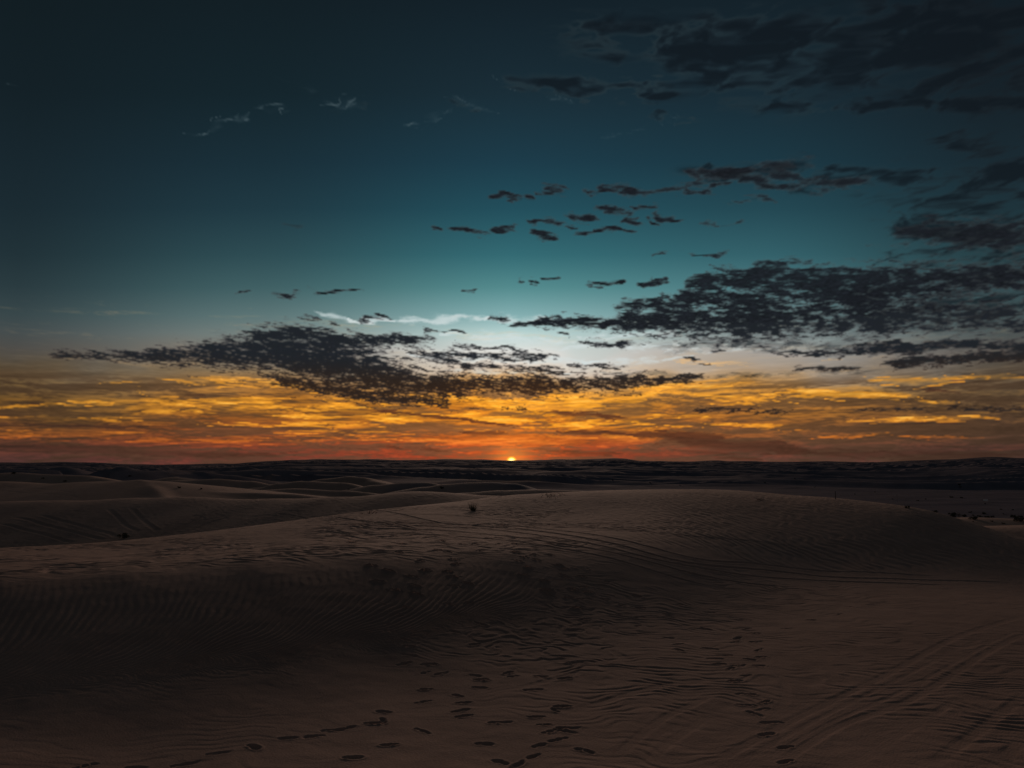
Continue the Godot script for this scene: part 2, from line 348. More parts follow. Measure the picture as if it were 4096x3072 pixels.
# layer (0 dark cloudlets, 1 sunlit, 2 mauve, 3 pale wisps, 4 soft dark), from, to, radii, density
const CLOUDS := [
	[0, 110, 765, 300, 770, 6, 12, 0.75], [0, 300, 770, 480, 765, 14, 30, 0.9], [0, 480, 762, 600, 758, 32, 48, 1.0], [0, 600, 758, 720, 782, 48, 56, 1.12],
	[0, 720, 782, 830, 812, 52, 42, 1.12], [0, 700, 735, 920, 733, 16, 11, 0.95], [0, 560, 722, 700, 720, 14, 14, 0.8], [0, 830, 822, 960, 836, 38, 30, 1.05],
	[0, 960, 830, 1150, 832, 26, 24, 0.95], [0, 1150, 832, 1350, 828, 22, 20, 0.92], [0, 1350, 824, 1520, 815, 16, 6, 0.85], [0, 600, 818, 800, 860, 12, 12, 0.85],
	[0, 800, 860, 960, 870, 12, 9, 0.8], [0, 960, 768, 1200, 770, 9, 7, 0.62], [0, 980, 748, 1120, 752, 6, 6, 0.5], [0, 1240, 790, 1350, 793, 6, 6, 0.62],
	[0, 1000, 788, 1200, 800, 9, 9, 0.58], [0, 900, 760, 1000, 790, 12, 10, 0.55],
	[0, 1110, 699, 1280, 694, 8, 12, 1.0], [0, 1280, 700, 1450, 690, 14, 28, 0.98], [0, 1450, 690, 1650, 702, 36, 42, 1.02], [0, 1500, 612, 1640, 590, 14, 24, 0.9],
	[0, 1640, 600, 1850, 622, 32, 46, 1.08], [0, 1850, 610, 2230, 596, 42, 36, 1.02], [0, 1650, 680, 1900, 690, 46, 46, 1.0], [0, 1900, 670, 2230, 690, 42, 36, 0.78],
	[0, 1330, 660, 1480, 650, 8, 14, 0.72], [0, 1270, 743, 1350, 746, 8, 9, 0.8], [0, 1500, 640, 1620, 650, 18, 26, 0.85],
	[0, 1690, 765, 1980, 756, 5, 8, 0.75], [0, 1930, 782, 2230, 766, 11, 13, 1.05], [0, 1720, 796, 1850, 797, 4, 4, 0.85], [0, 1850, 748, 2100, 742, 8, 9, 0.85], [0, 2100, 744, 2230, 750, 8, 10, 0.85],
	[0, 1280, 611, 1330, 613, 6, 5, 0.8], [0, 1370, 610, 1440, 608, 5, 6, 0.8], [0, 1400, 551, 1440, 552, 5, 5, 0.75], [0, 1490, 548, 1570, 545, 4, 5, 0.6],
	[0, 680, 630, 750, 631, 5, 5, 0.72], [0, 590, 632, 632, 632, 4, 4, 0.6], [0, 2050, 881, 2230, 884, 5, 6, 0.8], [0, 1850, 886, 2000, 882, 4, 4, 0.55], [0, 1500, 884, 1700, 890, 6, 6, 0.62],
	[0, 1380, 410, 1560, 404, 8, 9, 0.7], [0, 1500, 380, 1700, 366, 14, 18, 0.72], [0, 1600, 396, 1850, 400, 10, 14, 0.7], [0, 1570, 440, 1680, 432, 5, 5, 0.55], [0, 1960, 500, 2230, 512, 20, 34, 0.75], [0, 1520, 482, 1600, 478, 4, 4, 0.5],
	[4, 1690, 765, 1980, 756, 6, 9, 0.8], [4, 1930, 782, 2230, 766, 13, 15, 1.1], [4, 1720, 796, 1850, 797, 5, 5, 0.9], [4, 1850, 748, 2100, 742, 9, 10, 0.9], [4, 1560, 740, 1720, 735, 10, 12, 0.6], [4, 1300, 806, 1480, 808, 5, 5, 0.5],
	[4, 1500, 380, 1700, 366, 24, 28, 0.55], [4, 1650, 390, 1850, 396, 16, 22, 0.6], [4, 1750, 372, 2230, 388, 26, 45, 0.7], [4, 1960, 500, 2230, 512, 28, 46, 0.9],
	[4, 1470, 152, 1700, 168, 24, 22, 0.8], [4, 1500, 118, 1800, 100, 36, 56, 0.72], [4, 1800, 92, 2230, 112, 66, 76, 0.78], [4, 1900, 40, 2230, 30, 40, 50, 0.7],
	[4, 1110, 180, 1230, 186, 14, 18, 0.75], [4, 1240, 196, 1420, 194, 15, 13, 0.8], [4, 1230, 84, 1330, 110, 28, 28, 0.38], [4, 1430, 256, 1520, 263, 8, 9, 0.66],
	[4, 1650, 236, 1900, 233, 13, 15, 0.62], [4, 1900, 231, 2230, 220, 16, 30, 0.58], [4, 2050, 300, 2230, 330, 30, 56, 0.62], [4, 1000, 225, 1060, 232, 9, 9, 0.5], [4, 700, 215, 800, 218, 10, 10, 0.3], [4, 1900, 660, 2230, 640, 50, 60, 0.5],
	[4, 1500, 720, 2250, 690, 26, 50, 0.34], [4, 1900, 560, 2250, 550, 30, 40, 0.4], [4, 1450, 752, 2250, 748, 12, 16, 0.4], [4, 1560, 815, 1900, 800, 8, 9, 0.45],
	[4, 1550, 110, 2250, 130, 90, 110, 0.42], [4, 1200, 190, 1450, 195, 28, 30, 0.35], [4, 1950, 420, 2250, 440, 60, 70, 0.4], [4, 1250, 60, 1600, 80, 40, 60, 0.25],
	[3, 390, 292, 480, 272, 6, 7, 0.62], [3, 480, 272, 560, 250, 7, 11, 0.75], [3, 572, 238, 620, 245, 11, 11, 0.6], [3, 690, 214, 800, 216, 16, 16, 0.58], [3, 600, 170, 690, 212, 10, 12, 0.2],
	[3, 985, 205, 1070, 238, 11, 10, 0.42], [3, 870, 268, 1000, 245, 9, 9, 0.4], [3, 1090, 168, 1120, 214, 9, 10, 0.4], [3, 1180, 215, 1240, 220, 8, 8, 0.35], [3, 1430, 250, 1470, 262, 8, 8, 0.42], [3, 1290, 292, 1420, 286, 6, 6, 0.28],
	[3, 1880, 70, 1950, 84, 12, 12, 0.35], [3, 0, 176, 50, 192, 4, 4, 0.4], [3, 628, 484, 652, 486, 4, 4, 0.36],
	[3, 690, 674, 770, 692, 12, 9, 0.5], [3, 830, 694, 1060, 685, 10, 12, 0.55], [3, 1050, 686, 1190, 690, 12, 8, 0.5], [3, 760, 690, 850, 694, 6, 6, 0.6], [3, 960, 722, 1250, 738, 12, 14, 0.5], [3, 880, 768, 1300, 780, 16, 12, 0.5], [3, 1260, 728, 1470, 718, 10, 8, 0.45], [3, 1180, 752, 1460, 748, 9, 8, 0.5], [3, 1250, 782, 1500, 772, 10, 8, 0.45], [3, 1440, 760, 1680, 752, 9, 7, 0.4], [3, 960, 800, 1240, 806, 8, 8, 0.4],
	[1, 330, 818, 640, 832, 10, 10, 0.95], [1, 640, 836, 730, 852, 8, 8, 0.85], [1, 200, 830, 300, 823, 4, 4, 0.55], [1, 285, 830, 310, 845, 7, 7, 0.66], [1, -40, 884, 180, 876, 4, 4, 0.85], [1, 170, 864, 300, 868, 9, 9, 0.95],
	[1, 300, 862, 420, 872, 11, 11, 0.95], [1, 300, 880, 520, 880, 12, 18, 0.95], [1, 520, 880, 830, 894, 22, 22, 0.98], [1, 830, 895, 1106, 910, 20, 20, 1.0], [1, 170, 905, 310, 904, 8, 8, 0.9], [1, -40, 900, 60, 902, 4, 4, 0.6],
	[1, 440, 915, 700, 920, 4, 4, 0.85], [1, 620, 912, 830, 925, 8, 12, 0.92], [1, 860, 850, 1106, 880, 13, 18, 0.9], [1, 1106, 878, 1400, 850, 18, 20, 1.0], [1, 1350, 840, 1620, 830, 14, 13, 1.05], [1, 1500, 855, 1700, 860, 12, 13, 1.0],
	[1, 1700, 850, 1950, 856, 13, 20, 1.0], [1, 1880, 822, 2060, 818, 11, 14, 0.95], [1, 2060, 813, 2250, 816, 8, 6, 0.75], [1, 1960, 862, 2050, 872, 14, 8, 0.8], [1, 1400, 895, 1540, 893, 7, 7, 0.92], [1, 1530, 914, 1750, 921, 5, 6, 1.0],
	[1, 1106, 925, 1500, 920, 12, 9, 0.95], [1, 1480, 776, 1620, 785, 7, 7, 0.78], [1, 1745, 781, 1790, 778, 4, 4, 0.85], [1, 1840, 910, 2140, 904, 4, 9, 0.88], [1, 1760, 948, 1930, 938, 6, 7, 0.85], [1, 1930, 942, 2150, 946, 4, 4, 0.55],
	[1, 1280, 942, 1420, 952, 12, 9, 0.8], [1, -40, 942, 300, 934, 9, 9, 0.55], [1, 300, 950, 700, 956, 11, 11, 0.55], [1, 550, 930, 900, 946, 9, 11, 0.75], [1, 900, 950, 1250, 956, 13, 13, 0.9], [1, 1000, 975, 1200, 978, 8, 8, 0.6], [1, 1700, 931, 1800, 926, 3, 3, 0.7],
	[1, 100, 764, 150, 772, 5, 5, 0.6], [1, 2010, 738, 2060, 742, 5, 5, 0.7], [1, 1900, 744, 1960, 746, 4, 4, 0.55], [1, 700, 856, 860, 872, 6, 6, 0.7], [1, 960, 862, 1180, 868, 8, 8, 0.8],
	[2, 1190, 934, 1330, 937, 5, 9, 0.95], [2, 1330, 938, 1560, 945, 10, 17, 0.9], [2, 1480, 955, 1750, 972, 19, 16, 0.95], [2, 1700, 976, 2260, 986, 12, 12, 0.66], [2, 1000, 933, 1078, 934, 4, 4, 1.0], [2, 830, 886, 1070, 919, 5, 5, 0.9],
	[2, 660, 889, 860, 885, 6, 8, 0.66], [2, 1150, 888, 1370, 902, 5, 9, 0.8], [2, -40, 962, 600, 986, 13, 13, 0.6], [2, -40, 918, 420, 922, 6, 6, 0.5], [2, 1150, 972, 1350, 980, 6, 8, 0.6], [2, 800, 965, 1000, 972, 5, 5, 0.55], [2, 1980, 838, 2080, 846, 8, 6, 0.6], [2, 400, 852, 520, 860, 8, 8, 0.5]]
# small separate clouds: x, y, half width, half height
const PUFFS := [
	[1092, 423, 22, 9], [1142, 421, 16, 8], [1205, 412, 16, 11], [1172, 410, 10, 5], [1290, 411, 26, 7], [1338, 411, 22, 11], [1255, 463, 26, 11], [1334, 455, 28, 11], [1190, 478, 26, 10], [1156, 485, 12, 8], [1240, 486, 14, 6],
	[1280, 501, 28, 9], [1330, 500, 30, 9], [1180, 509, 30, 9], [1020, 497, 36, 12], [941, 495, 16, 9], [1088, 497, 18, 8], [1442, 467, 22, 8], [1398, 446, 24, 9], [1365, 478, 22, 9], [1420, 478, 10, 5], [1020, 627, 10, 4], [1122, 608, 9, 4],
	[1158, 607, 12, 5], [1198, 602, 16, 4], [1155, 614, 10, 3], [792, 688, 12, 6], [828, 686, 16, 7], [1074, 684, 12, 7], [930, 715, 22, 6], [980, 716, 18, 5], [1224, 720, 12, 6], [1092, 880, 12, 4], [1130, 882, 14, 5], [1024, 882, 10, 4],
	[1490, 777, 14, 5], [1520, 784, 12, 3], [527, 633, 9, 3], [638, 487, 12, 8, 4], [1560, 402, 18, 7], [1600, 372, 20, 9]]

# ------------------------------------------------------------------ the land
func ground_point(px: float, py: float, d: float) -> Vector3: # where the sight line of a photograph pixel is d metres out along the camera's heading
	var x := (px - 2048.0) / FOCAL
	var y := (1536.0 - py) / FOCAL
	var f := cos(PITCH) - y * sin(PITCH)
	var u := sin(PITCH) + y * cos(PITCH)
	var k := d / f
	return Vector3(x * k, EYE + u * k, -f * k)

# the near dune: photograph pixel and distance of points on its surface
const NEAR := [
	[-700, 3072, 13.4], [0, 3072, 13.4], [1000, 3072, 13.4], [2048, 3072, 13.4], [3000, 3072, 13.4], [4096, 3072, 13.4], [4800, 3072, 13.4],
	[-700, 2860, 15.9], [-700, 2740, 17.1], [-700, 2600, 18.9], [-700, 2460, 21.0], [-700, 2335, 23.4], [-700, 2280, 28], [-700, 2220, 36],
	[0, 2860, 16.1], [0, 2740, 17.35], [0, 2600, 19.1], [0, 2460, 21.3], [0, 2325, 23.9], [0, 2262, 29], [0, 2195, 39],
	[512, 2860, 16.2], [512, 2780, 17.0], [512, 2680, 18.3], [512, 2560, 19.95], [512, 2420, 22.3], [512, 2300, 24.8], [512, 2232, 31.5], [512, 2163, 44],
	[1024, 2860, 16.2], [1024, 2720, 18.2], [1024, 2600, 19.8], [1024, 2480, 21.7], [1024, 2370, 23.85], [1024, 2262, 26.35], [1024, 2182, 34.5], [1024, 2103, 49],
	[1536, 2860, 16.2], [1536, 2640, 20.2], [1536, 2540, 21.7], [1536, 2420, 23.9], [1536, 2330, 25.95], [1536, 2245, 28.2], [1536, 2140, 37.5], [1536, 2036, 56],
	[2048, 2860, 16.2], [2048, 2640, 20.5], [2048, 2510, 23.6], [2048, 2400, 26.1], [2048, 2310, 28.5], [2048, 2230, 31.0], [2048, 2130, 40], [2048, 2043, 53], [2048, 1981, 65],
	[2420, 2860, 16.2], [2420, 2600, 21.5], [2420, 2450, 25.6], [2420, 2330, 29.0], [2420, 2220, 33], [2420, 2110, 43], [2420, 2030, 55], [2420, 1962, 70],
	[2780, 2860, 16.2], [2780, 2600, 21.6], [2780, 2450, 26.6], [2780, 2340, 30.4], [2780, 2240, 34.5], [2780, 2140, 41], [2780, 2040, 52], [2780, 1958, 71],
	[3050, 2860, 16.2], [3050, 2600, 21.6], [3050, 2400, 29.3], [3050, 2270, 36.0], [3050, 2160, 42], [3050, 2060, 50], [3050, 1970, 66],
	[3300, 2860, 16.2], [3300, 2600, 21.6], [3300, 2400, 29.5], [3300, 2280, 37.0], [3300, 2190, 41], [3300, 2090, 46.5], [3300, 1990, 56],
	[3700, 2860, 16.2], [3700, 2600, 21.6], [3700, 2400, 29.6], [3700, 2290, 36.4], [3700, 2190, 40.6], [3700, 2110, 44], [3700, 2042, 48.5],
	[4096, 2860, 16.2], [4096, 2600, 21.6], [4096, 2400, 29.8], [4096, 2310, 35.4], [4096, 2230, 39], [4096, 2162, 43],
	[4700, 2860, 16.2], [4700, 2500, 25], [4700, 2340, 34], [4700, 2270, 38]]
# its skyline, and how the sand falls away behind it
const CREST := [[-1600, 2240, 34], [-700, 2220, 37], [0, 2195, 39], [512, 2163, 44], [1024, 2103, 49], [1536, 2036, 56], [2048, 1981, 65], [2420, 1962, 70], [2780, 1958, 71], [3050, 1970, 66], [3300, 1990, 56], [3700, 2042, 48.5], [4096, 2162, 43], [4700, 2270, 38], [5600, 2350, 34]]
var land_pts: Array[Vector3] = []   # azimuth * 2.2, ln d, height
var land_w := PackedFloat64Array()

func solve_near() -> void: # thin plate through the points, in azimuth and log distance
	for list in [NEAR]:
		for p in list:
			var g := ground_point(p[0], p[1], p[2])
			land_pts.append(Vector3(atan2(g.x, -g.z) * 2.2, log(Vector2(g.x, g.z).length()), g.y))
	for p in CREST:
		var g := ground_point(p[0], p[1], p[2])
		var far := Vector2(g.x, g.z).length()
		var a := atan2(g.x, -g.z) * 2.2
		land_pts.append(Vector3(a, log(far * 1.18), g.y - 0.9))
		land_pts.append(Vector3(a, log(far * 1.5), g.y - 4.2))
		land_pts.append(Vector3(a, log(far * 2.2), g.y - 11.0))
	for az in [-60.0, -30.0, 0.0, 30.0, 60.0]:
		land_pts.append(Vector3(deg_to_rad(az) * 2.2, log(10.5), 0.25))
	var n := land_pts.size()
	var m := n + 3
	var rows: Array[PackedFloat64Array] = []
	for i in m:
		var r := PackedFloat64Array()
		r.resize(m + 1)
		for j in n:
			if i < n:
				var dx := land_pts[i].x - land_pts[j].x
				var dy := land_pts[i].y - land_pts[j].y
				var q := dx * dx + dy * dy
				r[j] = q * log(q) * 0.5 if q > 1e-12 else 0.0
				if i == j:
					r[j] += 0.002
			else:
				r[j] = 1.0 if i == n else (land_pts[j].x if i == n + 1 else land_pts[j].y)
		if i < n:
			r[n] = 1.0; r[n + 1] = land_pts[i].x; r[n + 2] = land_pts[i].y
			r[m] = land_pts[i].z
		rows.append(r)
	for c in m:
		var best := c
		for i in range(c + 1, m):
			if absf(rows[i][c]) > absf(rows[best][c]):
				best = i
		var keep := rows[c]
		rows[c] = rows[best]
		rows[best] = keep
		var pr := rows[c]
		for i in range(c + 1, m):
			var row := rows[i]
			var f := row[c] / pr[c]
			if f != 0.0:
				for j in range(c, m + 1):
					row[j] -= f * pr[j]
				rows[i] = row
	land_w.resize(m)
	for i in range(m - 1, -1, -1):
		var s := rows[i][m]
		for j in range(i + 1, m):
			s -= rows[i][j] * land_w[j]
		land_w[i] = s / rows[i][i]

func near_height(az: float, ld: float) -> float:
	var n := land_pts.size()
	var a := az * 2.2
	var s := land_w[n] + land_w[n + 1] * a + land_w[n + 2] * ld
	for j in n:
		var p := land_pts[j]
		var dx := a - p.x
		var dy := ld - p.y
		var q := dx * dx + dy * dy
		if q > 1e-12:
			s += land_w[j] * q * log(q) * 0.5
	return s

# dunes farther off: skyline points (pixel, distance), slope towards us, slope behind, rounding
const DUNES := [
	[[[-900, 2010, 120], [-300, 2010, 112], [296, 2003, 104], [560, 1992, 100], [741, 1988, 98], [926, 1997, 95], [1150, 1995, 91], [1366, 1988, 88], [1675, 1966, 85], [1950, 1983, 80]], 0.180, 0.22, 4.0],
	[[[-900, 1930, 170], [0, 1926, 160], [185, 1935, 158], [400, 1926, 154], [556, 1922, 150]], 0.130, 0.12, 5.0],
	[[[556, 1922, 150], [600, 1945, 142], [667, 1990, 126]], 0.200, 0.4, 1.0],
	[[[673, 1989, 140], [865, 1972, 142], [1010, 1970, 143], [1142, 1975, 144], [1330, 1990, 146]], 0.260, 0.2, 1.6],
	[[[926, 1971, 176], [1050, 1960, 178], [1173, 1954, 180], [1366, 1962, 182], [1560, 1977, 180]], 0.260, 0.2, 1.6],
	[[[1038, 1950, 228], [1120, 1933, 230], [1204, 1924, 230], [1366, 1930, 228], [1470, 1950, 224]], 0.250, 0.2, 2.2],
	[[[568, 1931, 250], [730, 1921, 255], [865, 1915, 260], [1000, 1924, 262], [1080, 1937, 260]], 0.230, 0.2, 2.4],
	[[[700, 1908, 330], [760, 1895, 345], [803, 1886, 350], [920, 1900, 352]], 0.180, 0.25, 3.0],
	[[[100, 1905, 380], [200, 1880, 410], [253, 1867, 420], [321, 1893, 410]], 0.160, 0.25, 4.0],
	[[[330, 1905, 390], [430, 1878, 400], [488, 1867, 405], [520, 1880, 400], [640, 1884, 410]], 0.160, 0.25, 4.0],
	[[[-100, 1895, 300], [60, 1890, 310], [200, 1898, 300], [340, 1902, 290], [400, 1912, 280]], 0.230, 0.2, 2.4],
	[[[1300, 1915, 262], [1400, 1905, 264], [1450, 1910, 262], [1490, 1924, 256]], 0.260, 0.2, 1.6],
	[[[1500, 1940, 204], [1620, 1930, 205], [1700, 1929, 205], [1770, 1940, 202]], 0.260, 0.2, 1.6],
	[[[1700, 1948, 172], [1780, 1936, 172], [1870, 1930, 172], [1960, 1928, 172], [2050, 1934, 171], [2130, 1960, 168]], 0.250, 0.2, 2.2],
	[[[1850, 1972, 104], [2000, 1962, 104], [2150, 1958, 103], [2300, 1962, 102]], 0.250, 0.2, 2.2],
	[[[900, 1885, 520], [1100, 1878, 540], [1300, 1884, 530], [1450, 1890, 520]], 0.220, 0.2, 4.0],
	[[[-300, 1880, 560], [-50, 1876, 580], [150, 1882, 560]], 0.220, 0.2, 4.0],
	[[[3540, 2078, 118], [3800, 2077, 124], [3930, 2072, 126], [4096, 2078, 124], [4400, 2085, 120]], 0.180, 0.12, 5.0],
	[[[4000, 2112, 96], [4200, 2105, 98], [4500, 2110, 96]], 0.160, 0.12, 5.0]]
var dune_pts: Array = []
const SKYLINE := [[-1500, 1850], [-400, 1851], [0, 1853], [350, 1849], [560, 1858], [760, 1858], [900, 1855], [1050, 1847], [1170, 1839], [1366, 1837], [1650, 1839], [1900, 1838], [2040, 1841], [2100, 1842], [2300, 1836], [2480, 1835], [2580, 1843], [2780, 1845], [2870, 1841], [2910, 1845], [3200, 1847], [3550, 1848], [3730, 1842], [3950, 1834], [4096, 1836], [4700, 1840], [5600, 1846]]
var skyline_az := PackedFloat32Array()
var skyline_t := PackedFloat32Array()
var nz_far: FastNoiseLite
var nz_far2: FastNoiseLite
var nz_mid: FastNoiseLite

func along(xs: PackedFloat32Array, ys: PackedFloat32Array, x: float) -> float:
	var n := xs.size()
	if x <= xs[0]:
		return ys[0]
	if x >= xs[n - 1]:
		return ys[n - 1]
	var i := xs.bsearch(x) - 1
	i = clampi(i, 0, n - 2)
	var t := (x - xs[i]) / (xs[i + 1] - xs[i])
	return lerpf(ys[i], ys[i + 1], t * t * (3.0 - 2.0 * t))

func prepare_far() -> void:
	nz_far = make_noise(31, 1.0, 2)
	nz_far2 = make_noise(32, 1.0, 2)
	nz_mid = make_noise(33, 1.0, 3)
	for d in DUNES:
		var pts := PackedVector3Array()
		for p in d[0]:
			pts.append(ground_point(p[0], p[1], p[2]))
		dune_pts.append(pts)
	for p in SKYLINE:
		var g := ground_point(p[0], p[1], 100.0)
		skyline_az.append(rad_to_deg(atan2(g.x, -g.z)))
		skyline_t.append((g.y - EYE) / 100.0)

func far_height(x: float, z: float, d: float, az: float, near: Array) -> float:
	# valley floor, plain on the right, dune country behind
	var right := sm(-2.0, 12.0, az)
	var h := lerpf(-4.4, -6.6, right) + 0.35 * nz_mid.get_noise_2d(x * 0.03, z * 0.03)
	h -= 3.0 * sm(110.0, 70.0, d)
	var start := lerpf(300.0, 380.0, right)
	if d > 150.0:
		# dune country: long crests lying across the wind, rising to the skyline
		var wx := x + 110.0 * nz_far2.get_noise_2d(x * 0.0025, z * 0.0025)
		var wz := z + 70.0 * nz_far2.get_noise_2d(x * 0.004 + 40.0, z * 0.004)
		var a := 1.0 - absf(nz_far.get_noise_2d(wx * 0.0030 + wz * 0.0010, wz * 0.0072 - wx * 0.0018)) * 2.6
		var b := 1.0 - absf(nz_far2.get_noise_2d(wx * 0.009 + 9.0, wz * 0.020 - wx * 0.003)) * 2.2
		var rise := clampf((d - start) / (2200.0 - start), 0.0, 1.1)
		var t_sky := along(skyline_az, skyline_t, az)
		var mean := EYE + t_sky * 2200.0 - 4.0
		h = lerpf(h, mean, pow(rise, 1.15))
		var amp := sm(150.0, 520.0, d) * lerpf(1.0, sm(330.0, 620.0, d), right)
		h += amp * ((a - 0.45) * lerpf(4.5, 10.0, rise) + (b - 0.5) * lerpf(0.7, 1.8, rise))
		if d > 700.0:
			var lid := EYE + t_sky * d - 0.0009 * maxf(2200.0 - d, 0.0)
			if h > lid - 2.0:
				h = lid - 2.0 + (h - lid + 2.0) * 0.25
		# the last ridge makes the skyline
		var last := EYE + t_sky * 2200.0 - absf(d - 2200.0) * 0.035 + 2.4 * nz_far2.get_noise_2d(x * 0.008, z * 0.002 + 3.0)
		h = maxf(h, last)
	var best := -50.0
	for i in near:
		var pts: PackedVector3Array = dune_pts[i]
		var bd := 1e9
		var bh := 0.0
		var side := 0.0
		for j in pts.size() - 1:
			var p := pts[j]
			var q := pts[j + 1]
			var ex := q.x - p.x
			var ez := q.z - p.z
			var t := clampf(((x - p.x) * ex + (z - p.z) * ez) / (ex * ex + ez * ez), 0.0, 1.0)
			var dx := x - p.x - ex * t
			var dz := z - p.z - ez * t
			var q2 := dx * dx + dz * dz
			if q2 < bd:
				bd = q2
				bh = lerpf(p.y, q.y, t * t * (3.0 - 2.0 * t))
				side = sqrt(p.x * p.x + p.z * p.z) * (1.0 - t) + sqrt(q.x * q.x + q.z * q.z) * t
		var r: float = DUNES[i][3]
		var dist := sqrt(bd)
		var s: float = lerpf(DUNES[i][2], DUNES[i][1], sm(r, -r, d - side))
		var hh := bh - s * (sqrt(bd + r * r) - r)
		best = maxf(best, hh) if absf(best - hh) > 0.6 else maxf(best, hh) + pow(0.6 - absf(best - hh), 2.0) / 2.4
	var diff := absf(best - h)
	h = maxf(best, h) + (pow(0.8 - diff, 2.0) / 3.2 if diff < 0.8 else 0.0)
	return h

# ------------------------------------------------------------------ the sheet of sand: one polar grid, fine where the dunes are near
var g_az := PackedFloat32Array()   # radians
var g_d := PackedFloat32Array()
var g_sin := PackedFloat32Array()
var g_cos := PackedFloat32Array()
var g_h := PackedFloat32Array()    # smooth land
var g_e := PackedFloat32Array()    # ripples, ruts and prints
var NC := 0
var NR := 0
const FINE_HALF := 46.0
const FINE_COLS := 900

func lay_grid() -> void:
	for i in FINE_COLS + 1:
		g_az.append(deg_to_rad(-FINE_HALF + 2.0 * FINE_HALF * i / FINE_COLS))
	var a := FINE_HALF
	var step := 0.4
	while a + step < 360.0 - FINE_HALF - 0.3:
		a += step
		step = minf(step * 1.5, 7.0)
		g_az.append(deg_to_rad(a))
	g_az.append(deg_to_rad(360.0 - FINE_HALF))
	NC = g_az.size()
	for x in g_az:
		g_sin.append(sin(x)); g_cos.append(cos(x))
	var d := 0.4
	while d < 11.0:
		g_d.append(d)
		d *= 1.2
	d = 11.0
	while d < 4200.0:
		g_d.append(d)
		d *= 1.002 + 0.0022 * sm(24.0, 60.0, d) + 0.0045 * sm(85.0, 160.0, d) + 0.02 * sm(2300.0, 3000.0, d)
	NR = g_d.size()
	g_h.resize(NR * NC)
	g_e.resize(NR * NC)

func cubic(p0: float, p1: float, p2: float, p3: float, t: float) -> float:
	return p1 + 0.5 * t * (p2 - p0 + t * (2.0 * p0 - 5.0 * p1 + 4.0 * p2 - p3 + t * (3.0 * (p1 - p2) + p3 - p0)))

func shape_land() -> void:
	# near dune on a coarse table first
	var ca := 121
	var a0 := deg_to_rad(-60.0)
	var da := deg_to_rad(1.0)
	var l0 := log(9.5)
	var dl := 0.022
	var cl := int((log(190.0) - l0) / dl) + 4
	var table := PackedFloat32Array()
	table.resize(ca * cl)
	for j in cl:
		for i in ca:
			table[j * ca + i] = near_height(a0 + da * i, l0 + dl * j)
	var line := PackedFloat32Array()
	line.resize(ca)
	var spans: Array = []
	for pts in dune_pts:
		var lo := 1e9; var hi := 0.0; var al := 1e9; var ah := -1e9
		for p in pts:
			var dd := sqrt(p.x * p.x + p.z * p.z)
			lo = minf(lo, dd); hi = maxf(hi, dd)
			al = minf(al, atan2(p.x, -p.z)); ah = maxf(ah, atan2(p.x, -p.z))
		spans.append([lo - 130.0, hi + 60.0, al - 110.0 / lo, ah + 110.0 / lo])
	for r in NR:
		var d := g_d[r]
		var has_near := d < 185.0
		if has_near:
			var lt := clampf((log(maxf(d, 9.8)) - l0) / dl, 1.0, cl - 3.001)
			var j := int(lt)
			for i in ca:
				line[i] = cubic(table[(j - 1) * ca + i], table[j * ca + i], table[(j + 1) * ca + i], table[(j + 2) * ca + i], lt - j)
		var list: Array = []
		var mound := 3.3 * (1.0 - sm(1.5, 9.5, d))
		for c in NC:
			var az := g_az[c]
			if az > PI:
				az -= TAU
			var x := g_sin[c] * d
			var z := -g_cos[c] * d
			var h := -60.0
			if has_near:
				var at := clampf((az - a0) / da, 1.0, ca - 3.001)
				var i := int(at)
				h = cubic(line[i - 1], line[i], line[i + 1], line[i + 2], at - i)
				var behind := sm(0.95, 1.5, absf(az))
				if behind > 0.0:
					h = lerpf(h, 0.3 + 0.8 * nz_mid.get_noise_2d(x * 0.02, z * 0.02), behind)
				h += mound
			if d > 58.0:
				if c % 20 == 0 or c > FINE_COLS:
					list.clear()
					var reach := 0.04
					for n in spans.size():
						if d > spans[n][0] and d < spans[n][1] and az + reach > spans[n][2] and az < spans[n][3] + reach:
							list.append(n)
				var f := far_height(x, z, d, rad_to_deg(az), list)
				var diff := absf(f - h)
				h = maxf(f, h) + (pow(0.5 - diff, 2.0) * 0.5 if diff < 0.5 else 0.0)
			g_h[r * NC + c] = h

func col_of(az: float) -> int:
	return clampi(roundi((rad_to_deg(az) + FINE_HALF) / (2.0 * FINE_HALF) * FINE_COLS), 0, FINE_COLS)

func row_of(d: float) -> int:
	return clampi(g_d.bsearch(d), 1, NR - 2)

func hit(px: float, py: float) -> Vector3: # where the sight line of a photograph pixel meets the sand
	var g := ground_point(px, py, 1.0)
	g = Vector3(0, EYE, 0) + (g - Vector3(0, EYE, 0)) / Vector2(g.x, g.z).length()
	var c := col_of(atan2(g.x, -g.z))
	var slope := g.y - EYE
	for r in range(row_of(11.0), NR):
		if EYE + slope * g_d[r] <= g_h[r * NC + c]:
			return Vector3(g.x * g_d[r], g_h[r * NC + c], g.z * g_d[r])
	return Vector3.ZERO

func land_at(x: float, z: float) -> float:
	var d := sqrt(x * x + z * z)
	var c := col_of(atan2(x, -z))
	var r := row_of(d)
	return g_h[r * NC + c] + g_e[r * NC + c]

const BRINK_AZ := [-60.0, -33.5, -26.4, -18.3, -9.4, 0.0, 6.9, 13.0]
const BRINK_D := [23.4, 23.9, 24.8, 26.3, 28.2, 31.0, 33.5, 36.0]
const BASE_D := [15.6, 16.1, 16.8, 18.0, 20.0, 23.0, 26.0, 30.0]

func wave(p: float) -> float:
	var s := p * TAU
	return 0.72 * sin(s) + 0.22 * sin(2.0 * s + 0.7)

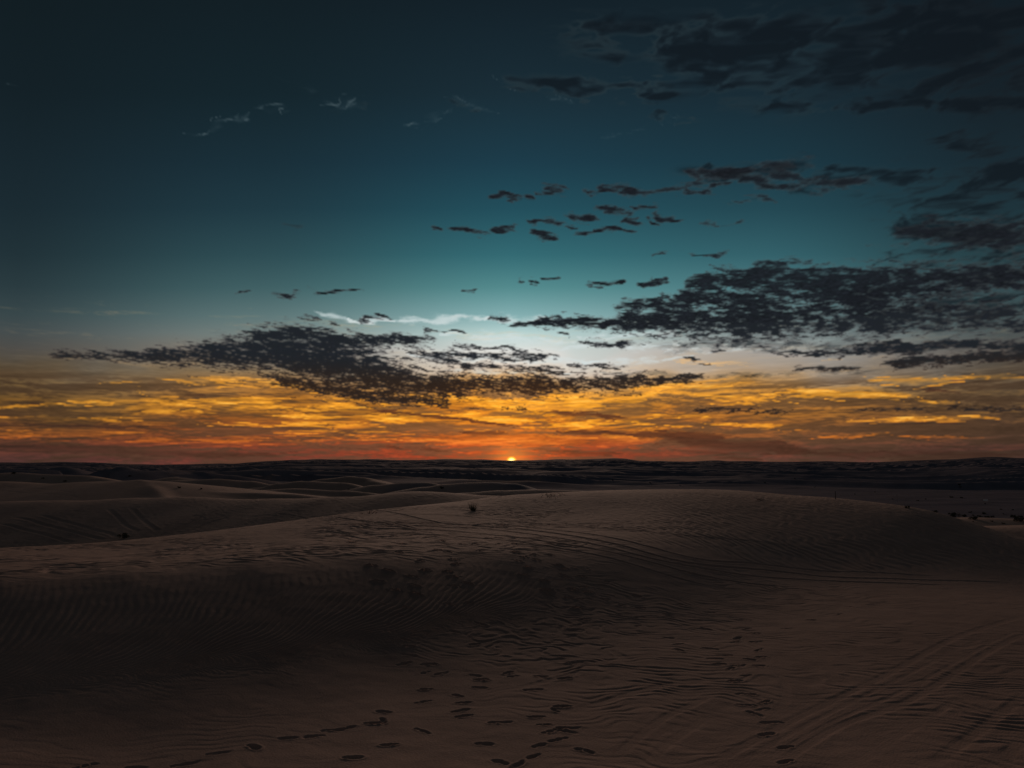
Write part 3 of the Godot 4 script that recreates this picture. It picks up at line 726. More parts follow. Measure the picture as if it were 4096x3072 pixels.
func ripple_sand() -> void:
	var warp := make_noise(51, 1.0, 2)
	var patch := make_noise(52, 1.0, 2)
	var lump := make_noise(53, 1.0, 3)
	var bz := PackedFloat32Array(BRINK_AZ)
	var bd := PackedFloat32Array(BRINK_D)
	var fd := PackedFloat32Array(BASE_D)
	var lo := row_of(10.5)
	var hi := row_of(135.0)
	for c in FINE_COLS + 1:
		var az := rad_to_deg(g_az[c])
		var brink := along(bz, bd, az)
		var base := along(bz, fd, az)
		var left := sm(5.0, -3.0, az)
		var rightward := sm(5.0, 13.0, az)
		for r in range(lo, hi):
			var d := g_d[r]
			var x := g_sin[c] * d
			var f := g_cos[c] * d
			var w1 := warp.get_noise_2d(x * 0.33, f * 0.33)
			var w2 := warp.get_noise_2d(x * 1.1 + 40.0, f * 1.1)
			var pz := patch.get_noise_2d(x * 0.12, f * 0.12)
			var cut := sm(-0.28, 0.22, patch.get_noise_2d(x * 0.75 + 30.0, f * 1.5))
			var e := 0.012 * lump.get_noise_2d(x * 0.8, f * 0.8)
			var tau := (brink - f) / (brink - base)
			var slope := sm(-0.10, 0.10, tau) * sm(1.02, 0.74, tau) * left
			var upper := sm(0.05, -0.25, tau)
			var flat := clampf(1.0 - slope - upper, 0.0, 1.0)
			if slope > 0.01:
				var tt := clampf(tau, 0.0, 1.0)
				var p := (x / f * 25.0 + 1.5 * tt * tt / (1.10 - tt) + 0.20 * w1 + 0.05 * w2) / 0.30
				e += slope * wave(p) * lerpf(0.003, 0.019, sm(0.02, 0.6, tau)) * (0.95 + 0.5 * pz)
			if flat > 0.01:
				var pf := (f * 0.97 + x * 0.16 + 0.75 * w1 + 0.10 * w2) / 0.30
				var mid := sm(9.0, 3.0, absf(az - 2.0)) * sm(18.0, 20.0, d) * sm(29.0, 25.0, d)
				e += flat * (wave(pf) * lerpf(0.004, 0.0085, sm(-16.0, 2.0, az)) * (0.7 + 1.2 * pz) * (0.25 + 1.1 * cut) * (1.0 - mid))
				if mid > 0.01:
					var pm := (f * 0.9 + x * 0.22 + 1.1 * w1 + 0.5 * w2) / 0.58
					e += flat * mid * wave(pm) * 0.016 * (0.8 + 0.9 * pz) * (0.1 + 1.2 * cut)
			if upper > 0.01:
				var pu := (f * 0.8 - x * 0.06 + 1.3 * w1 + 0.16 * w2) / 0.62
				var pr := (x * 0.97 + f * 0.24 + 0.55 * w1 + 0.10 * w2) / 0.58
				var fade := 1.0 - sm(95.0, 130.0, d)
				e += upper * fade * ((1.0 - rightward) * wave(pu) * 0.026 * (0.7 + 0.9 * pz) * (0.3 + cut) + rightward * sm(34.0, 38.0, d) * wave(pr) * 0.028 * (0.8 + 0.6 * pz))
				e += upper * rightward * sm(38.0, 34.0, d) * wave((f + 0.5 * w1) / 0.4) * 0.016 * (0.3 + cut)
			g_e[r * NC + c] = e

func dent(x: float, z: float, long_half: float, wide_half: float, turn: float, depth: float, rim := 0.14) -> void:
	var d := sqrt(x * x + z * z)
	var az := atan2(x, -z)
	var reach := long_half * 1.9
	var ct := cos(turn)
	var st := sin(turn)
	var c0 := col_of(az - reach / d)
	var c1 := col_of(az + reach / d)
	for r in range(row_of(d - reach), row_of(d + reach) + 1):
		for c in range(c0, c1 + 1):
			var px := g_sin[c] * g_d[r] - x
			var pz := -g_cos[c] * g_d[r] - z
			var a := (px * ct + pz * st) / long_half
			var b := (-px * st + pz * ct) / wide_half
			var q := sqrt(a * a + b * b)
			if q < 1.9:
				var i := r * NC + c
				var inside := 1.0 - sm(0.25, 1.1, q)
				g_e[i] = lerpf(g_e[i], -depth, inside) + depth * rim * sm(0.85, 1.2, q) * (1.0 - sm(1.15, 1.85, q))

func rut(line: Array, half: float, depth: float, keep := 0.35) -> void:
	# a groove pressed along a line of photograph pixels
	var pts := PackedVector3Array()
	for p in line:
		var g := hit(p[0], p[1])
		if g != Vector3.ZERO:
			pts.append(g)
	if pts.size() < 2:
		return
	var curve := Curve3D.new()
	for i in pts.size():
		var t := (pts[mini(i + 1, pts.size() - 1)] - pts[maxi(i - 1, 0)]) / 6.0
		curve.add_point(pts[i], -t, t)
	curve.bake_interval = 0.35
	var bk := curve.get_baked_points()
	var total := bk.size()
	for n in total - 1:
		var p := bk[n]
		var q := bk[n + 1]
		var ends := sm(0.0, 8.0, minf(n, total - 2 - n) + 0.5)
		var d := sqrt(p.x * p.x + p.z * p.z)
		var az := atan2(p.x, -p.z)
		var reach := half * 2.4 + 0.4
		var ex := q.x - p.x
		var ez := q.z - p.z
		var len := maxf(sqrt(ex * ex + ez * ez), 0.001)
		var c0 := col_of(az - reach / d)
		var c1 := col_of(az + reach / d)
		for r in range(row_of(d - reach), row_of(d + reach) + 1):
			for c in range(c0, c1 + 1):
				var px := g_sin[c] * g_d[r] - p.x
				var pz := -g_cos[c] * g_d[r] - p.z
				var t := (px * ex + pz * ez) / (len * len)
				if t < 0.0 or t >= 1.0:
					continue
				var b := absf(px * ez - pz * ex) / len / half
				if b < 2.2:
					var i := r * NC + c
					var inside := 1.0 - sm(0.55, 1.0, b)
					g_e[i] = g_e[i] * (1.0 - (1.0 - keep) * inside * ends) + ends * depth * (-inside + 0.4 * sm(0.8, 1.2, b) * (1.0 - sm(1.2, 2.2, b)))

func sheet(v: PackedVector3Array, nrm: PackedVector3Array, col: PackedColorArray, idx: PackedInt32Array) -> ArrayMesh:
	# the part of the grid that these triangles use
	var place := PackedInt32Array()
	place.resize(v.size())
	place.fill(-1)
	var v2 := PackedVector3Array()
	var n2 := PackedVector3Array()
	var c2 := PackedColorArray()
	var i2 := PackedInt32Array()
	i2.resize(idx.size())
	for k in idx.size():
		var i := idx[k]
		var q := place[i]
		if q < 0:
			q = v2.size()
			place[i] = q
			v2.append(v[i]); n2.append(nrm[i]); c2.append(col[i])
		i2[k] = q
	var arr := []
	arr.resize(Mesh.ARRAY_MAX)
	arr[Mesh.ARRAY_VERTEX] = v2
	arr[Mesh.ARRAY_NORMAL] = n2
	arr[Mesh.ARRAY_COLOR] = c2
	arr[Mesh.ARRAY_INDEX] = i2
	var m := ArrayMesh.new()
	m.add_surface_from_arrays(Mesh.PRIMITIVE_TRIANGLES, arr)
	return m

func land_meshes() -> Array: # near sand and the scrubby country behind it
	var v := PackedVector3Array()
	var nrm := PackedVector3Array()
	var col := PackedColorArray()
	var total := NR * NC
	v.resize(total)
	nrm.resize(total)
	col.resize(total)
	for r in NR:
		var d := g_d[r]
		for c in NC:
			var i := r * NC + c
			v[i] = Vector3(g_sin[c] * d, g_h[i] + g_e[i], -g_cos[c] * d)
	var tint := make_noise(61, 1.0, 3)
	var scrub_shade := make_noise(62, 1.0, 3)
	for r in NR:
		var up := mini(r + 1, NR - 1) * NC
		var dn := maxi(r - 1, 0) * NC
		var d := g_d[r]
		for c in NC:
			var i := r * NC + c
			var a := v[up + c] - v[dn + c]
			var b := v[r * NC + (c + 1) % NC] - v[r * NC + (c + NC - 1) % NC]
			var n := b.cross(a).normalized()
			nrm[i] = n if n.y > 0.0 else -n
			var p := v[i]
			var k := 1.0 + 0.18 * tint.get_noise_2d(p.x * 0.05, p.z * 0.05) + 0.1 * tint.get_noise_2d(p.x * 0.6, p.z * 0.6)
			var cr := 0.455 * k
			var cg := 0.305 * k
			var cb := 0.245 * k
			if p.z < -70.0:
				# dark gravel with low scrub covers the plain; scrub specks and painted distance shade darken the dunes behind it
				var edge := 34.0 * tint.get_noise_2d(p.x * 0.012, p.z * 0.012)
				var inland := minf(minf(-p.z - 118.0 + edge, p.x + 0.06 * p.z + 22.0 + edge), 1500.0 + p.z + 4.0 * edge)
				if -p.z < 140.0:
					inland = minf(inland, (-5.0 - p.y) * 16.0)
				var speck := scrub_shade.get_noise_2d(p.x * 0.012, p.z * 0.02) + 0.35 * scrub_shade.get_noise_2d(p.x * 0.12, p.z * 0.2)
				var cover_shade := 0.92 * sm(-6.0, 10.0, inland + 8.0 * speck)
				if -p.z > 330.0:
					cover_shade = maxf(cover_shade, 0.85 * sm(-0.9, -0.2, speck))  # mostly distance shade put into the colour, with some scrub
				cr = lerpf(cr, 0.17 * k, cover_shade)
				cg = lerpf(cg, 0.165 * k, cover_shade)
				cb = lerpf(cb, 0.20 * k, cover_shade)
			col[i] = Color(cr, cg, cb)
	var near := PackedInt32Array()
	var beyond := PackedInt32Array()
	for r in NR - 1:
		for c in NC:
			var c2 := (c + 1) % NC
			var a := r * NC + c
			var b := r * NC + c2
			var e := a + NC
			var f := b + NC
			var p := v[a]
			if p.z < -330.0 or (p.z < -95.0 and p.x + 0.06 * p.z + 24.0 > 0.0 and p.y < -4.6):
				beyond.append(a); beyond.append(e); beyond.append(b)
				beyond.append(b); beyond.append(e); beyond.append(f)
			else:
				near.append(a); near.append(e); near.append(b)
				near.append(b); near.append(e); near.append(f)
	return [sheet(v, nrm, col, near), sheet(v, nrm, col, beyond)]

# footprints: sheets of photograph pixels (offset x, offset y, scale, then points)
const PRINTS := [
	[1366, 1750, 1.619, [190, 830, 300, 860, 235, 930, 385, 688, 460, 620, 370, 745, 510, 800, 460, 900, 540, 860, 480, 960, 620, 730, 700, 740, 900, 730, 1020, 690, 1130, 745, 1145, 800, 1180, 775, 1210, 840, 1250, 760, 1260, 790, 1175, 890, 1350, 690, 1350, 760, 1410, 830, 1440, 850, 1310, 930, 1330, 990, 1520, 845, 1580, 850, 1550, 900, 1460, 910, 1570, 970, 1680, 960, 1720, 935, 1650, 980, 1500, 980, 1600, 1000, 1740, 1025, 1910, 1030, 60, 680, 180, 660, 560, 650, 650, 670, 780, 690, 860, 690, 730, 790, 750, 820, 690, 870, 730, 900, 820, 950, 740, 960, 1650, 660, 340, 640, 420, 660, 540, 625, 700, 640, 1120, 690, 960, 655, 1030, 650]],
	[1366, 2250, 1.619, [350, 180, 480, 200, 260, 270, 420, 290, 380, 340, 290, 400, 330, 450, 415, 500, 440, 545, 450, 605, 420, 655, 575, 660, 640, 720, 545, 715, 700, 270, 830, 260, 730, 450, 905, 400, 865, 530, 1310, 120, 1330, 180, 1340, 210, 1430, 80, 1470, 230, 1500, 180, 1580, 190, 1550, 240, 1520, 295, 1570, 370, 1700, 240, 1910, 215, 1940, 295, 1820, 280, 1915, 355, 1920, 410, 1970, 457, 2110, 335, 2120, 490, 2190, 530, 2190, 570, 2190, 275, 890, 815, 870, 735, 910, 760, 1080, 715, 1110, 740, 1290, 740, 1450, 750, 1255, 825, 755, 865, 790, 910, 780, 960, 780, 1000, 510, 910, 275, 970, 270, 1025, 235, 1045, 40, 1075, 510, 1085, 310, 1185, 65, 1265, 1000, 1040, 1270, 1000, 1310, 1050, 1420, 935, 1385, 960, 1440, 1075, 1440, 1095, 1335, 1100, 1425, 1145, 920, 1175, 1275, 1190, 1555, 1215, 1250, 1255, 1030, 1295, 1130, 1320, 550, 825, 1490, 650]],
	[0, 2250, 1.619, [2170, 1085, 2050, 1125, 1870, 1140, 1640, 1195, 1390, 1240, 1170, 1315, 530, 1325, 870, 1330]],
	[2732, 2250, 1.6217, [180, 327, 95, 378, 160, 433, 420, 430, 460, 460, 350, 495, 345, 515, 460, 515, 165, 560, 485, 570, 285, 603, 200, 625, 510, 615, 430, 630, 490, 670, 310, 690, 345, 670, 240, 660, 410, 735, 340, 770, 430, 855, 530, 905, 525, 950, 400, 925, 455, 980, 560, 1040, 545, 1115, 670, 1200, 670, 1295, 1020, 335, 830, 375, 660, 430, 1075, 287, 390, 375]]]
# wheel ruts: photograph pixels, half width, depth
const RUTS := [
	[[[900, 2090], [1200, 2068], [1700, 2080], [2000, 2096], [2300, 2130], [2732, 2225], [3040, 2258], [3400, 2290], [3800, 2310]], 0.16, 0.05],
	[[[1100, 2085], [1400, 2078], [1800, 2096], [2100, 2120], [2400, 2165], [2732, 2250], [3100, 2285], [3500, 2316], [4096, 2335]], 0.18, 0.06],
	[[[1250, 2100], [1700, 2105], [2000, 2122], [2300, 2165], [2600, 2235], [2900, 2290], [3300, 2325], [3900, 2345]], 0.16, 0.05],
	[[[1300, 2118], [1650, 2118], [1950, 2138], [2300, 2185], [2600, 2250], [2850, 2312], [3200, 2350]], 0.15, 0.05],
	[[[1500, 2060], [1900, 2070], [2300, 2105], [2700, 2140], [3000, 2165], [3300, 2200]], 0.14, 0.045],
	[[[1420, 2135], [1700, 2140], [2000, 2160], [2300, 2205], [2500, 2250], [2700, 2310], [2900, 2360]], 0.14, 0.04],
	[[[2794, 3080], [3164, 2885], [3534, 2706], [3780, 2571], [3904, 2521], [4150, 2450]], 0.22, 0.06],
	[[[2900, 3080], [3250, 2890], [3600, 2715], [3850, 2590], [4000, 2530]], 0.12, 0.03],
	[[[3000, 3080], [3300, 2905], [3640, 2750], [3930, 2590], [4120, 2500]], 0.12, 0.03],
	[[[3077, 3080], [3349, 2908], [3657, 2793], [3965, 2600], [4140, 2520]], 0.22, 0.06],
	[[[3400, 3080], [3520, 2990], [3700, 2880], [3900, 2760]], 0.2, 0.03],
	[[[3694, 3080], [3842, 2978], [4027, 2836], [4140, 2750]], 0.25, 0.07],
	[[[3950, 3080], [4060, 2990], [4160, 2920]], 0.25, 0.05],
	[[[2160, 2880], [2330, 2835], [2508, 2781], [2660, 2742], [2800, 2725], [2960, 2716]], 0.28, 0.08],
	[[[1880, 2796], [2000, 2768], [2138, 2738], [2280, 2700], [2400, 2664]], 0.2, 0.055],
	[[[2416, 3080], [2540, 2960], [2660, 2870], [2800, 2805], [2890, 2740]], 0.22, 0.045],
	[[[2560, 3080], [2680, 2970], [2800, 2890], [2880, 2830]], 0.22, 0.045],
	[[[3090, 2880], [3140, 2800], [3130, 2720], [3060, 2640]], 0.2, 0.03],
	[[[3310, 2780], [3330, 2700], [3280, 2620], [3180, 2560]], 0.2, 0.03],
	[[[3460, 2710], [3400, 2640], [3250, 2570], [3100, 2520]], 0.2, 0.03],
	[[[698, 2132], [760, 2095], [830, 2060], [895, 2034]], 0.5, 0.16], [[[760, 2130], [830, 2095], [890, 2078], [930, 2060]], 0.5, 0.16],
	[[[0, 2095], [120, 2125], [250, 2160], [300, 2172]], 0.5, 0.14], [[[60, 2070], [220, 2110], [340, 2140], [420, 2162]], 0.5, 0.14], [[[150, 2060], [300, 2098], [420, 2130], [470, 2150]], 0.5, 0.12],
	[[[430, 2035], [470, 2070], [500, 2100], [560, 2130]], 0.45, 0.12], [[[520, 2030], [560, 2070], [610, 2110], [640, 2130]], 0.45, 0.12],
	[[[0, 1962], [120, 1975], [260, 1985], [330, 1998]], 0.5, 0.12], [[[0, 1940], [150, 1955], [300, 1975]], 0.5, 0.1]]

func press_marks() -> void:
	for n in RUTS.size():
		var t: Array = RUTS[n]
		rut(t[0], t[1] * (0.8 if n < 6 else 0.62), t[2] * (0.65 if n < 6 else 0.09 if n < 20 else 0.3))
	rng.seed = 5
	for sheet in PRINTS:
		var pts: Array = sheet[3]
		for n in pts.size() / 2:
			var g := hit(sheet[0] + pts[2 * n] / sheet[2], sheet[1] + pts[2 * n + 1] / sheet[2])
			if g == Vector3.ZERO:
				continue
			var big := rng.randf_range(0.85, 1.2)
			var turn := rng.randfn(-0.1, 0.4)
			var fwd := -g.z
			var steep := sm(23.0, 25.0, fwd) * sm(40.0, 33.0, fwd) * sm(7.0, 3.0, rad_to_deg(atan2(g.x, fwd)))
			var depth := rng.randf_range(0.03, 0.055) * (1.0 + 0.8 * steep)
			var rim := rng.randf_range(0.1, 0.3) + 0.25 * steep
			var ct := cos(turn)
			var sn := sin(turn)
			var way := 1.0 if rng.randf() < 0.5 else -1.0
			var wide := rng.randf_range(0.06, 0.085) * big
			dent(g.x + ct * 0.06 * way, g.z + sn * 0.06 * way, rng.randf_range(0.10, 0.14) * big, wide, turn + rng.randfn(0.0, 0.15), depth, rim)
			dent(g.x - ct * 0.09 * way, g.z - sn * 0.09 * way, rng.randf_range(0.07, 0.10) * big, wide * 0.8, turn, depth * rng.randf_range(0.6, 1.1), rim)
			if rng.randf() < 0.6: # sand kicked up at the heel or the toe
				var o := rng.randf_range(0.12, 0.22) * (1.0 if rng.randf() < 0.5 else -1.0)
				dent(g.x + cos(turn) * o, g.z + sin(turn) * o, rng.randf_range(0.08, 0.16), rng.randf_range(0.05, 0.08), turn + rng.randfn(0.0, 0.5), rng.randf_range(0.015, 0.035))

# ------------------------------------------------------------------ things
func tag(o: Node3D, label: String, category: String, group := "") -> void:
	o.set_meta("label", label)
	o.set_meta("category", category)
	if group != "":
		o.set_meta("group", group)

func put(called: String, m: Mesh, mat: Material, parent: Node) -> MeshInstance3D:
	var o := MeshInstance3D.new()
	o.name = called
	o.mesh = m
	o.material_override = mat
	parent.add_child(o, true)
	return o

func plain(c: Color, rough: float) -> StandardMaterial3D:
	var m := StandardMaterial3D.new()
	m.albedo_color = c.linear_to_srgb()
	m.roughness = rough
	return m

func blade(st: SurfaceTool, root: Vector3, tip: Vector3, bend: Vector3, width: float) -> void:
	var prev := root
	var sides := 3
	var rings := 4
	var ring: Array = []
	for k in rings + 1:
		var t := float(k) / rings
		var p := root.lerp(tip, t) + bend * sin(t * PI * 0.5) * t
		var w := width * (1.0 - 0.85 * t)
		var row: Array = []
		for s in sides:
			var a := TAU * s / sides
			row.append(p + Vector3(cos(a), 0, sin(a)) * w)
		ring.append(row)
		prev = p
	for k in rings:
		for s in sides:
			var s2 := (s + 1) % sides
			for q in [ring[k][s], ring[k + 1][s], ring[k][s2], ring[k][s2], ring[k + 1][s], ring[k + 1][s2]]:
				st.add_vertex(q)

func grass_blades(count: int, height: float, spread: float, width: float) -> Mesh:
	var st := SurfaceTool.new()
	st.begin(Mesh.PRIMITIVE_TRIANGLES)
	for n in count:
		var a := rng.randf() * TAU
		var r := sqrt(rng.randf())
		var root := Vector3(cos(a), 0, sin(a)) * spread * 0.32 * r + Vector3(0, -0.04, 0)
		var out := Vector3(cos(a + rng.randfn(0.0, 0.4)), 0, sin(a + rng.randfn(0.0, 0.4)))
		var h := height * rng.randf_range(0.45, 1.0)
		blade(st, root, root + Vector3(0, h, 0) + out * spread * r * 0.45, out * spread * rng.randf_range(0.0, 0.3), width)
	st.generate_normals()
	return st.commit()

func dome_leaves(count: int, w: float, h: float, size: float) -> Mesh:
	var st := SurfaceTool.new()
	st.begin(Mesh.PRIMITIVE_TRIANGLES)
	var lobes: Array = []
	for n in 6:
		lobes.append(Vector3(rng.randfn(0.0, 0.26) * w, rng.randf_range(0.25, 0.6) * h, rng.randfn(0.0, 0.26) * w))
	for n in count:
		var lobe: Vector3 = lobes[n % lobes.size()]
		var dir := Vector3(rng.randfn(), rng.randfn(), rng.randfn()).normalized()
		var p := lobe + dir * Vector3(0.24 * w, 0.36 * h, 0.24 * w) * pow(rng.randf(), 0.4)
		if p.y < 0.0:
			p.y = rng.randf() * 0.15 * h
		var a := Vector3(rng.randfn(), rng.randfn(), rng.randfn()).normalized() * size
		var b := a.cross(Vector3(rng.randfn(), rng.randfn(), rng.randfn()).normalized()).normalized() * size * 0.5
		st.add_vertex(p - a); st.add_vertex(p + b); st.add_vertex(p + a)
		st.add_vertex(p - a); st.add_vertex(p + a); st.add_vertex(p - b)
	st.generate_normals()
	return st.commit()

func shrub_stems(w: float, h: float) -> Mesh:
	var st := SurfaceTool.new()
	st.begin(Mesh.PRIMITIVE_TRIANGLES)
	for n in 9:
		var a := TAU * n / 9.0 + rng.randf() * 0.5
		blade(st, Vector3(0, -0.1, 0), Vector3(cos(a) * w * 0.36, h * rng.randf_range(0.45, 0.8), sin(a) * w * 0.36), Vector3(0, 0.06, 0), 0.03)
	st.generate_normals()
	return st.commit()

func chipped_box(size: Vector3) -> Mesh:
	var b := BoxMesh.new()
	b.size = size
	return b

# low shrubs: photograph pixel of the foot, width in pixels
const SHRUBS := [
	[3820, 2068, 30], [3855, 2067, 20], [3897, 2080, 30], [3880, 2051, 10], [3935, 2059, 14], [3914, 2066, 11], [3922, 2070, 12], [3942, 2070, 13], [3957, 2071, 15], [3969, 2070, 11], [4005, 2039, 8], [4052, 2041, 8],
	[4056, 2071, 18], [4072, 2071, 10], [4084, 2068, 14], [4082, 2087, 32], [3892, 2089, 6], [3969, 2089, 9], [4015, 2096, 10], [3840, 1954, 13], [3804, 1992, 12], [3847, 1994, 10], [3941, 2017, 6], [3893, 2064, 8],
	[3627, 2033, 8], [3571, 1998, 7], [3672, 2006, 8], [3703, 1998, 6], [4015, 2060, 8], [3799, 2059, 12], [3740, 2049, 9], [3842, 1949, 8], [3500, 1970, 6], [3420, 1978, 6],
	[56, 1900, 14], [172, 1917, 10], [494, 2153, 34], [806, 1959, 12], [716, 1952, 12], [520, 1911, 12], [1767, 1955, 18], [260, 1930, 12], [1395, 1962, 8], [2600, 1935, 8], [2720, 1944, 7], [2450, 1925, 7], [3180, 1920, 7], [3060, 1935, 7], [3260, 1950, 6]]

func _ready() -> void:
	# camera
	var cam := Camera3D.new()
	cam.name = "camera"
	cam.position = Vector3(0, EYE, 0)
	cam.rotation.x = PITCH
	cam.fov = rad_to_deg(2.0 * atan(1536.0 / FOCAL))
	cam.near = 0.1
	cam.far = 9000.0
	add_child(cam)
	# sky and exposure
	var env := Environment.new()
	env.background_mode = Environment.BG_SKY
	env.tonemap_mode = Environment.TONE_MAPPER_LINEAR
	env.tonemap_exposure = 1.0
	env.sdfgi_enabled = true
	env.ssao_enabled = true
	env.ssil_enabled = true
	var sky_mat := PanoramaSkyMaterial.new()
	sky_mat.panorama = build_sky()
	var sky := Sky.new()
	sky.sky_material = sky_mat
	env.sky = sky
	env.sky_rotation = Vector3(0, PI, 0)
	var around := WorldEnvironment.new()
	around.name = "surroundings"
	around.environment = env
	add_child(around)
	# the setting sun
	var sun := DirectionalLight3D.new()
	sun.name = "sun"
	var e := deg_to_rad(8.0)
	sun.basis = Basis.looking_at(Vector3(0, -sin(e), cos(e)))
	sun.light_energy = 0.3
	sun.light_color = Color(1.0, 0.84, 0.74)
	sun.light_angular_distance = 14.0
	sun.shadow_enabled = true
	add_child(sun)

	# the sand
	var sand := StandardMaterial3D.new()
	sand.vertex_color_use_as_albedo = true
	sand.roughness = 0.95
	sand.metallic_specular = 0.17
	var grain := NoiseTexture2D.new()
	grain.width = 512; grain.height = 512
	grain.seamless = true
	grain.noise = make_noise(71, 0.03, 5)
	var ramp := Gradient.new()
	ramp.set_color(0, Color(0.90, 0.89, 0.88)); ramp.set_color(1, Color(1.0, 1.0, 1.0))
	grain.color_ramp = ramp
	sand.albedo_texture = grain
	var bumps := NoiseTexture2D.new()
	bumps.width = 1024; bumps.height = 1024
	bumps.seamless = true
	bumps.noise = make_noise(72, 0.02, 5)
	sand.heightmap_enabled = true
	sand.heightmap_texture = bumps
	sand.heightmap_scale = 0.5
	sand.uv1_triplanar = true
	sand.uv1_world_triplanar = true
	sand.uv1_scale = Vector3(0.8, 0.8, 0.8)
	lay_grid()
	solve_near()
	prepare_far()
	shape_land()
	ripple_sand()
	press_marks()
	var gravel := sand.duplicate() as StandardMaterial3D # loose stones and scrub have no sheen
	gravel.metallic_specular = 0.03
	var sheets := land_meshes()
	put("sand_dunes", sheets[0], sand, self).set_meta("kind", "structure")
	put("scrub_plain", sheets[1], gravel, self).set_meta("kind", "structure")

	rng.seed = 9
	# the tuft of grass on the near dune
	var straw := plain(Color(0.10, 0.085, 0.05), 0.9)
	var wood := plain(Color(0.07, 0.05, 0.035), 0.9)
	var leaf := plain(Color(0.06, 0.065, 0.04), 0.9)
	var tuft := Node3D.new()
	tuft.name = "grass_tuft"
	add_child(tuft)
	tuft.position = hit(1892, 2043)
	tuft.position.y = land_at(tuft.position.x, tuft.position.z)
	put("blades", grass_blades(110, 0.66, 0.42, 0.009), straw, tuft)
	put("dry_base", dome_leaves(90, 0.34, 0.12, 0.04), wood, tuft)
	tag(tuft, "dry upright tuft of desert grass alone on the near dune below its crest", "grass tuft")

	# low shrubs
	var kinds: Array = []
	for n in 3:
		kinds.append([dome_leaves(520, 1.0, 0.55, 0.055), shrub_stems(1.0, 0.55)])
	var shrub_no := 0
	for s in SHRUBS:
		var at := hit(s[0], s[1])
		if at == Vector3.ZERO:
			continue
		var dist := at.length()
		var wide: float = clampf(s[2] / FOCAL * dist, 0.3, 3.2)
		var bush := Node3D.new()
		bush.name = "desert_shrub" if shrub_no == 0 else "desert_shrub_%03d" % shrub_no
		add_child(bush)
		var kind: Array = kinds[shrub_no % 3]
		put("foliage", kind[0], leaf, bush)
		put("stems", kind[1], wood, bush)
		at.y = land_at(at.x, at.z)
		bush.position = at
		bush.scale = Vector3(wide, wide * rng.randf_range(0.8, 1.15), wide)
		bush.rotation.y = rng.randf() * TAU
		if s[0] == 494:
			tag(bush, "broad dark shrub in the hollow close behind the near dune's lit edge", "shrub", "low desert shrubs")
		elif s[2] >= 28:
			tag(bush, {3820: "long low shrub against the outer edge of the dark dune slope", 3897: "wide rounded shrub where the reddish sand patch meets the dark slope", 4082: "wide domed shrub standing out on the reddish sand patch"}[s[0]], "shrub", "low desert shrubs")
		elif s[0] > 3700 and s[1] > 2044:
			tag(bush, "small low shrub in the row along the edge of the dark plain", "shrub", "low desert shrubs")
		elif s[0] > 2300:
			tag(bush, "tiny dark shrub scattered out on the open gravel plain", "shrub", "low desert shrubs")
		else:
			tag(bush, "small dark shrub standing between the distant low dunes", "shrub", "low desert shrubs")
		shrub_no += 1

	# posts and the white board on the plain
	var post_mat := plain(Color(0.06, 0.055, 0.05), 0.8)
	var post_no := 0
	for p in [[3342, 1998, 25.0], [3589, 2007, 25.0]]:
		var at := hit(p[0], p[1])
		var tall: float = p[2] / FOCAL * at.length()
		var pole := Node3D.new()
		pole.name = "marker_post" if post_no == 0 else "marker_post_%03d" % post_no
		add_child(pole)
		at.y = land_at(at.x, at.z)
		pole.position = at
		var shaft := CylinderMesh.new()
		shaft.top_radius = 0.025; shaft.bottom_radius = 0.035; shaft.height = tall + 0.4; shaft.radial_segments = 10
		put("shaft", shaft, post_mat, pole).position.y = (tall - 0.4) * 0.5
		var cap := CylinderMesh.new()
		cap.top_radius = 0.02; cap.bottom_radius = 0.04; cap.height = 0.08; cap.radial_segments = 10
		put("cap", cap, post_mat, pole).position.y = tall + 0.04
		tag(pole, ["thin dark upright post on the plain, farther from the white board", "thin dark upright post on the plain, nearer to the white board"][post_no], "post", "marker posts on the plain")
		post_no += 1
	var board := Node3D.new()
	board.name = "white_board"
	add_child(board)
	var where := hit(3943, 2008)
	where.y = land_at(where.x, where.z)
	board.position = where
	board.rotation.y = atan2(-where.x, -where.z)
	var k := where.length() / FOCAL
	var white := plain(Color(0.8, 0.8, 0.8), 0.6)
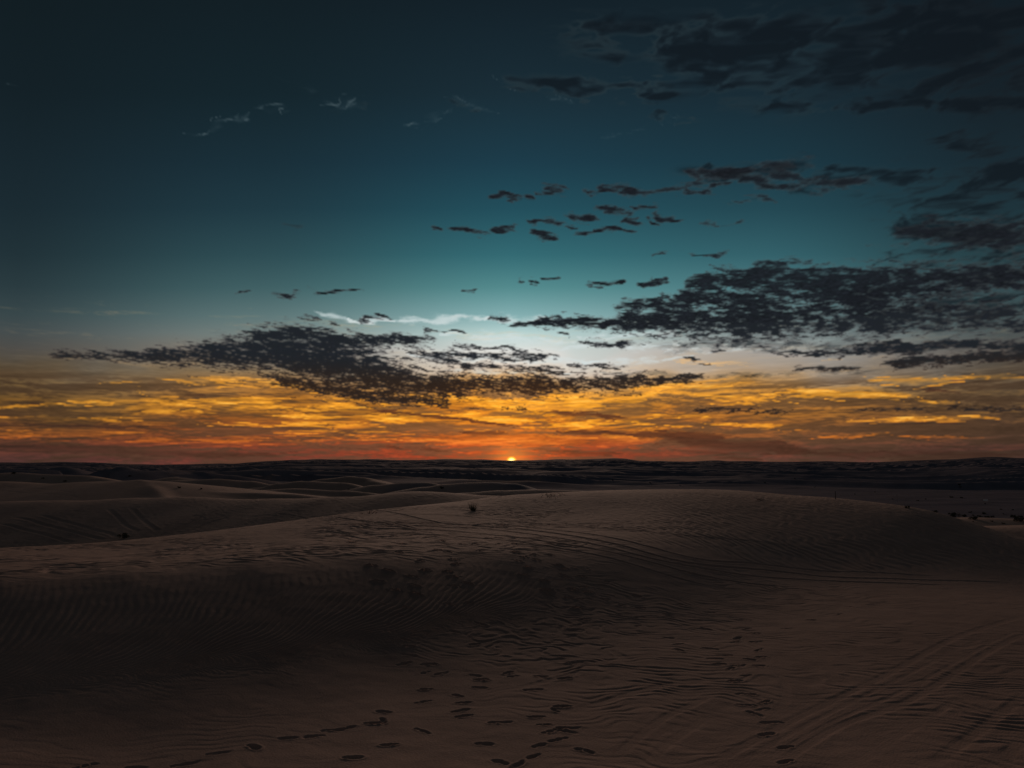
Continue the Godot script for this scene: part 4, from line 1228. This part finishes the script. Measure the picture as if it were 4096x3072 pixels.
	white.backlight_enabled = true
	white.backlight = Color(0.5, 0.5, 0.5)
	var sheet := put("panel", chipped_box(Vector3(12.5 * k, 6.2 * k, 0.03)), white, board)
	sheet.position.y = 0.22 + 3.1 * k
	sheet.rotation.x = -0.5
	var grey := plain(Color(0.2, 0.2, 0.2), 0.7)
	var band := put("lettering_band", chipped_box(Vector3(9.0 * k, 0.7 * k, 0.006)), grey, board)
	band.position = sheet.position + Vector3(0, 0.018 * sin(0.5), 0.022)
	band.rotation.x = -0.5
	for sgn in [-1.0, 1.0]:
		put("leg", chipped_box(Vector3(0.05, 0.5 + 3.1 * k, 0.05)), post_mat, board).position = Vector3(sgn * 4.5 * k, 0.5 * (0.5 + 3.1 * k) - 0.3, -0.1)
	tag(board, "small white rectangular board standing alone on the dark plain", "board")
	# twigs and crumbs of dried plants blown together on the near dune
	var litter_no := 0
	for p in [[2208, 1984, 46, 9, 70], [3040, 2001, 16, 3, 22], [1480, 2053, 24, 4, 26]]:
		var st := SurfaceTool.new()
		st.begin(Mesh.PRIMITIVE_TRIANGLES)
		var mid := hit(p[0], p[1])
		for n in p[4]:
			var q := hit(p[0] + rng.randfn(0.0, 0.5) * p[2], p[1] + rng.randfn(0.0, 0.5) * p[3])
			if q == Vector3.ZERO or q.distance_to(mid) > 14.0:
				continue
			q.y = land_at(q.x, q.z)
			var a := rng.randf() * TAU
			var ln := rng.randf_range(0.06, 0.22)
			var root := q - mid
			blade(st, root, root + Vector3(cos(a) * ln, rng.randf_range(0.02, 0.12), sin(a) * ln), Vector3(0, 0.03, 0), rng.randf_range(0.012, 0.03))
		st.generate_normals()
		var litter := put("twig_litter" if litter_no == 0 else "twig_litter_%03d" % litter_no, st.commit(), wood, self)
		litter.position = mid
		litter.set_meta("kind", "stuff")
		tag(litter, ["scatter of dark dry twigs lying on top of the near dune's crest", "small heap of dry twigs where the crest bends down to the dark slope", "sparse dry twigs beside the wheel ruts left of the grass tuft"][litter_no], "twigs")
		litter_no += 1
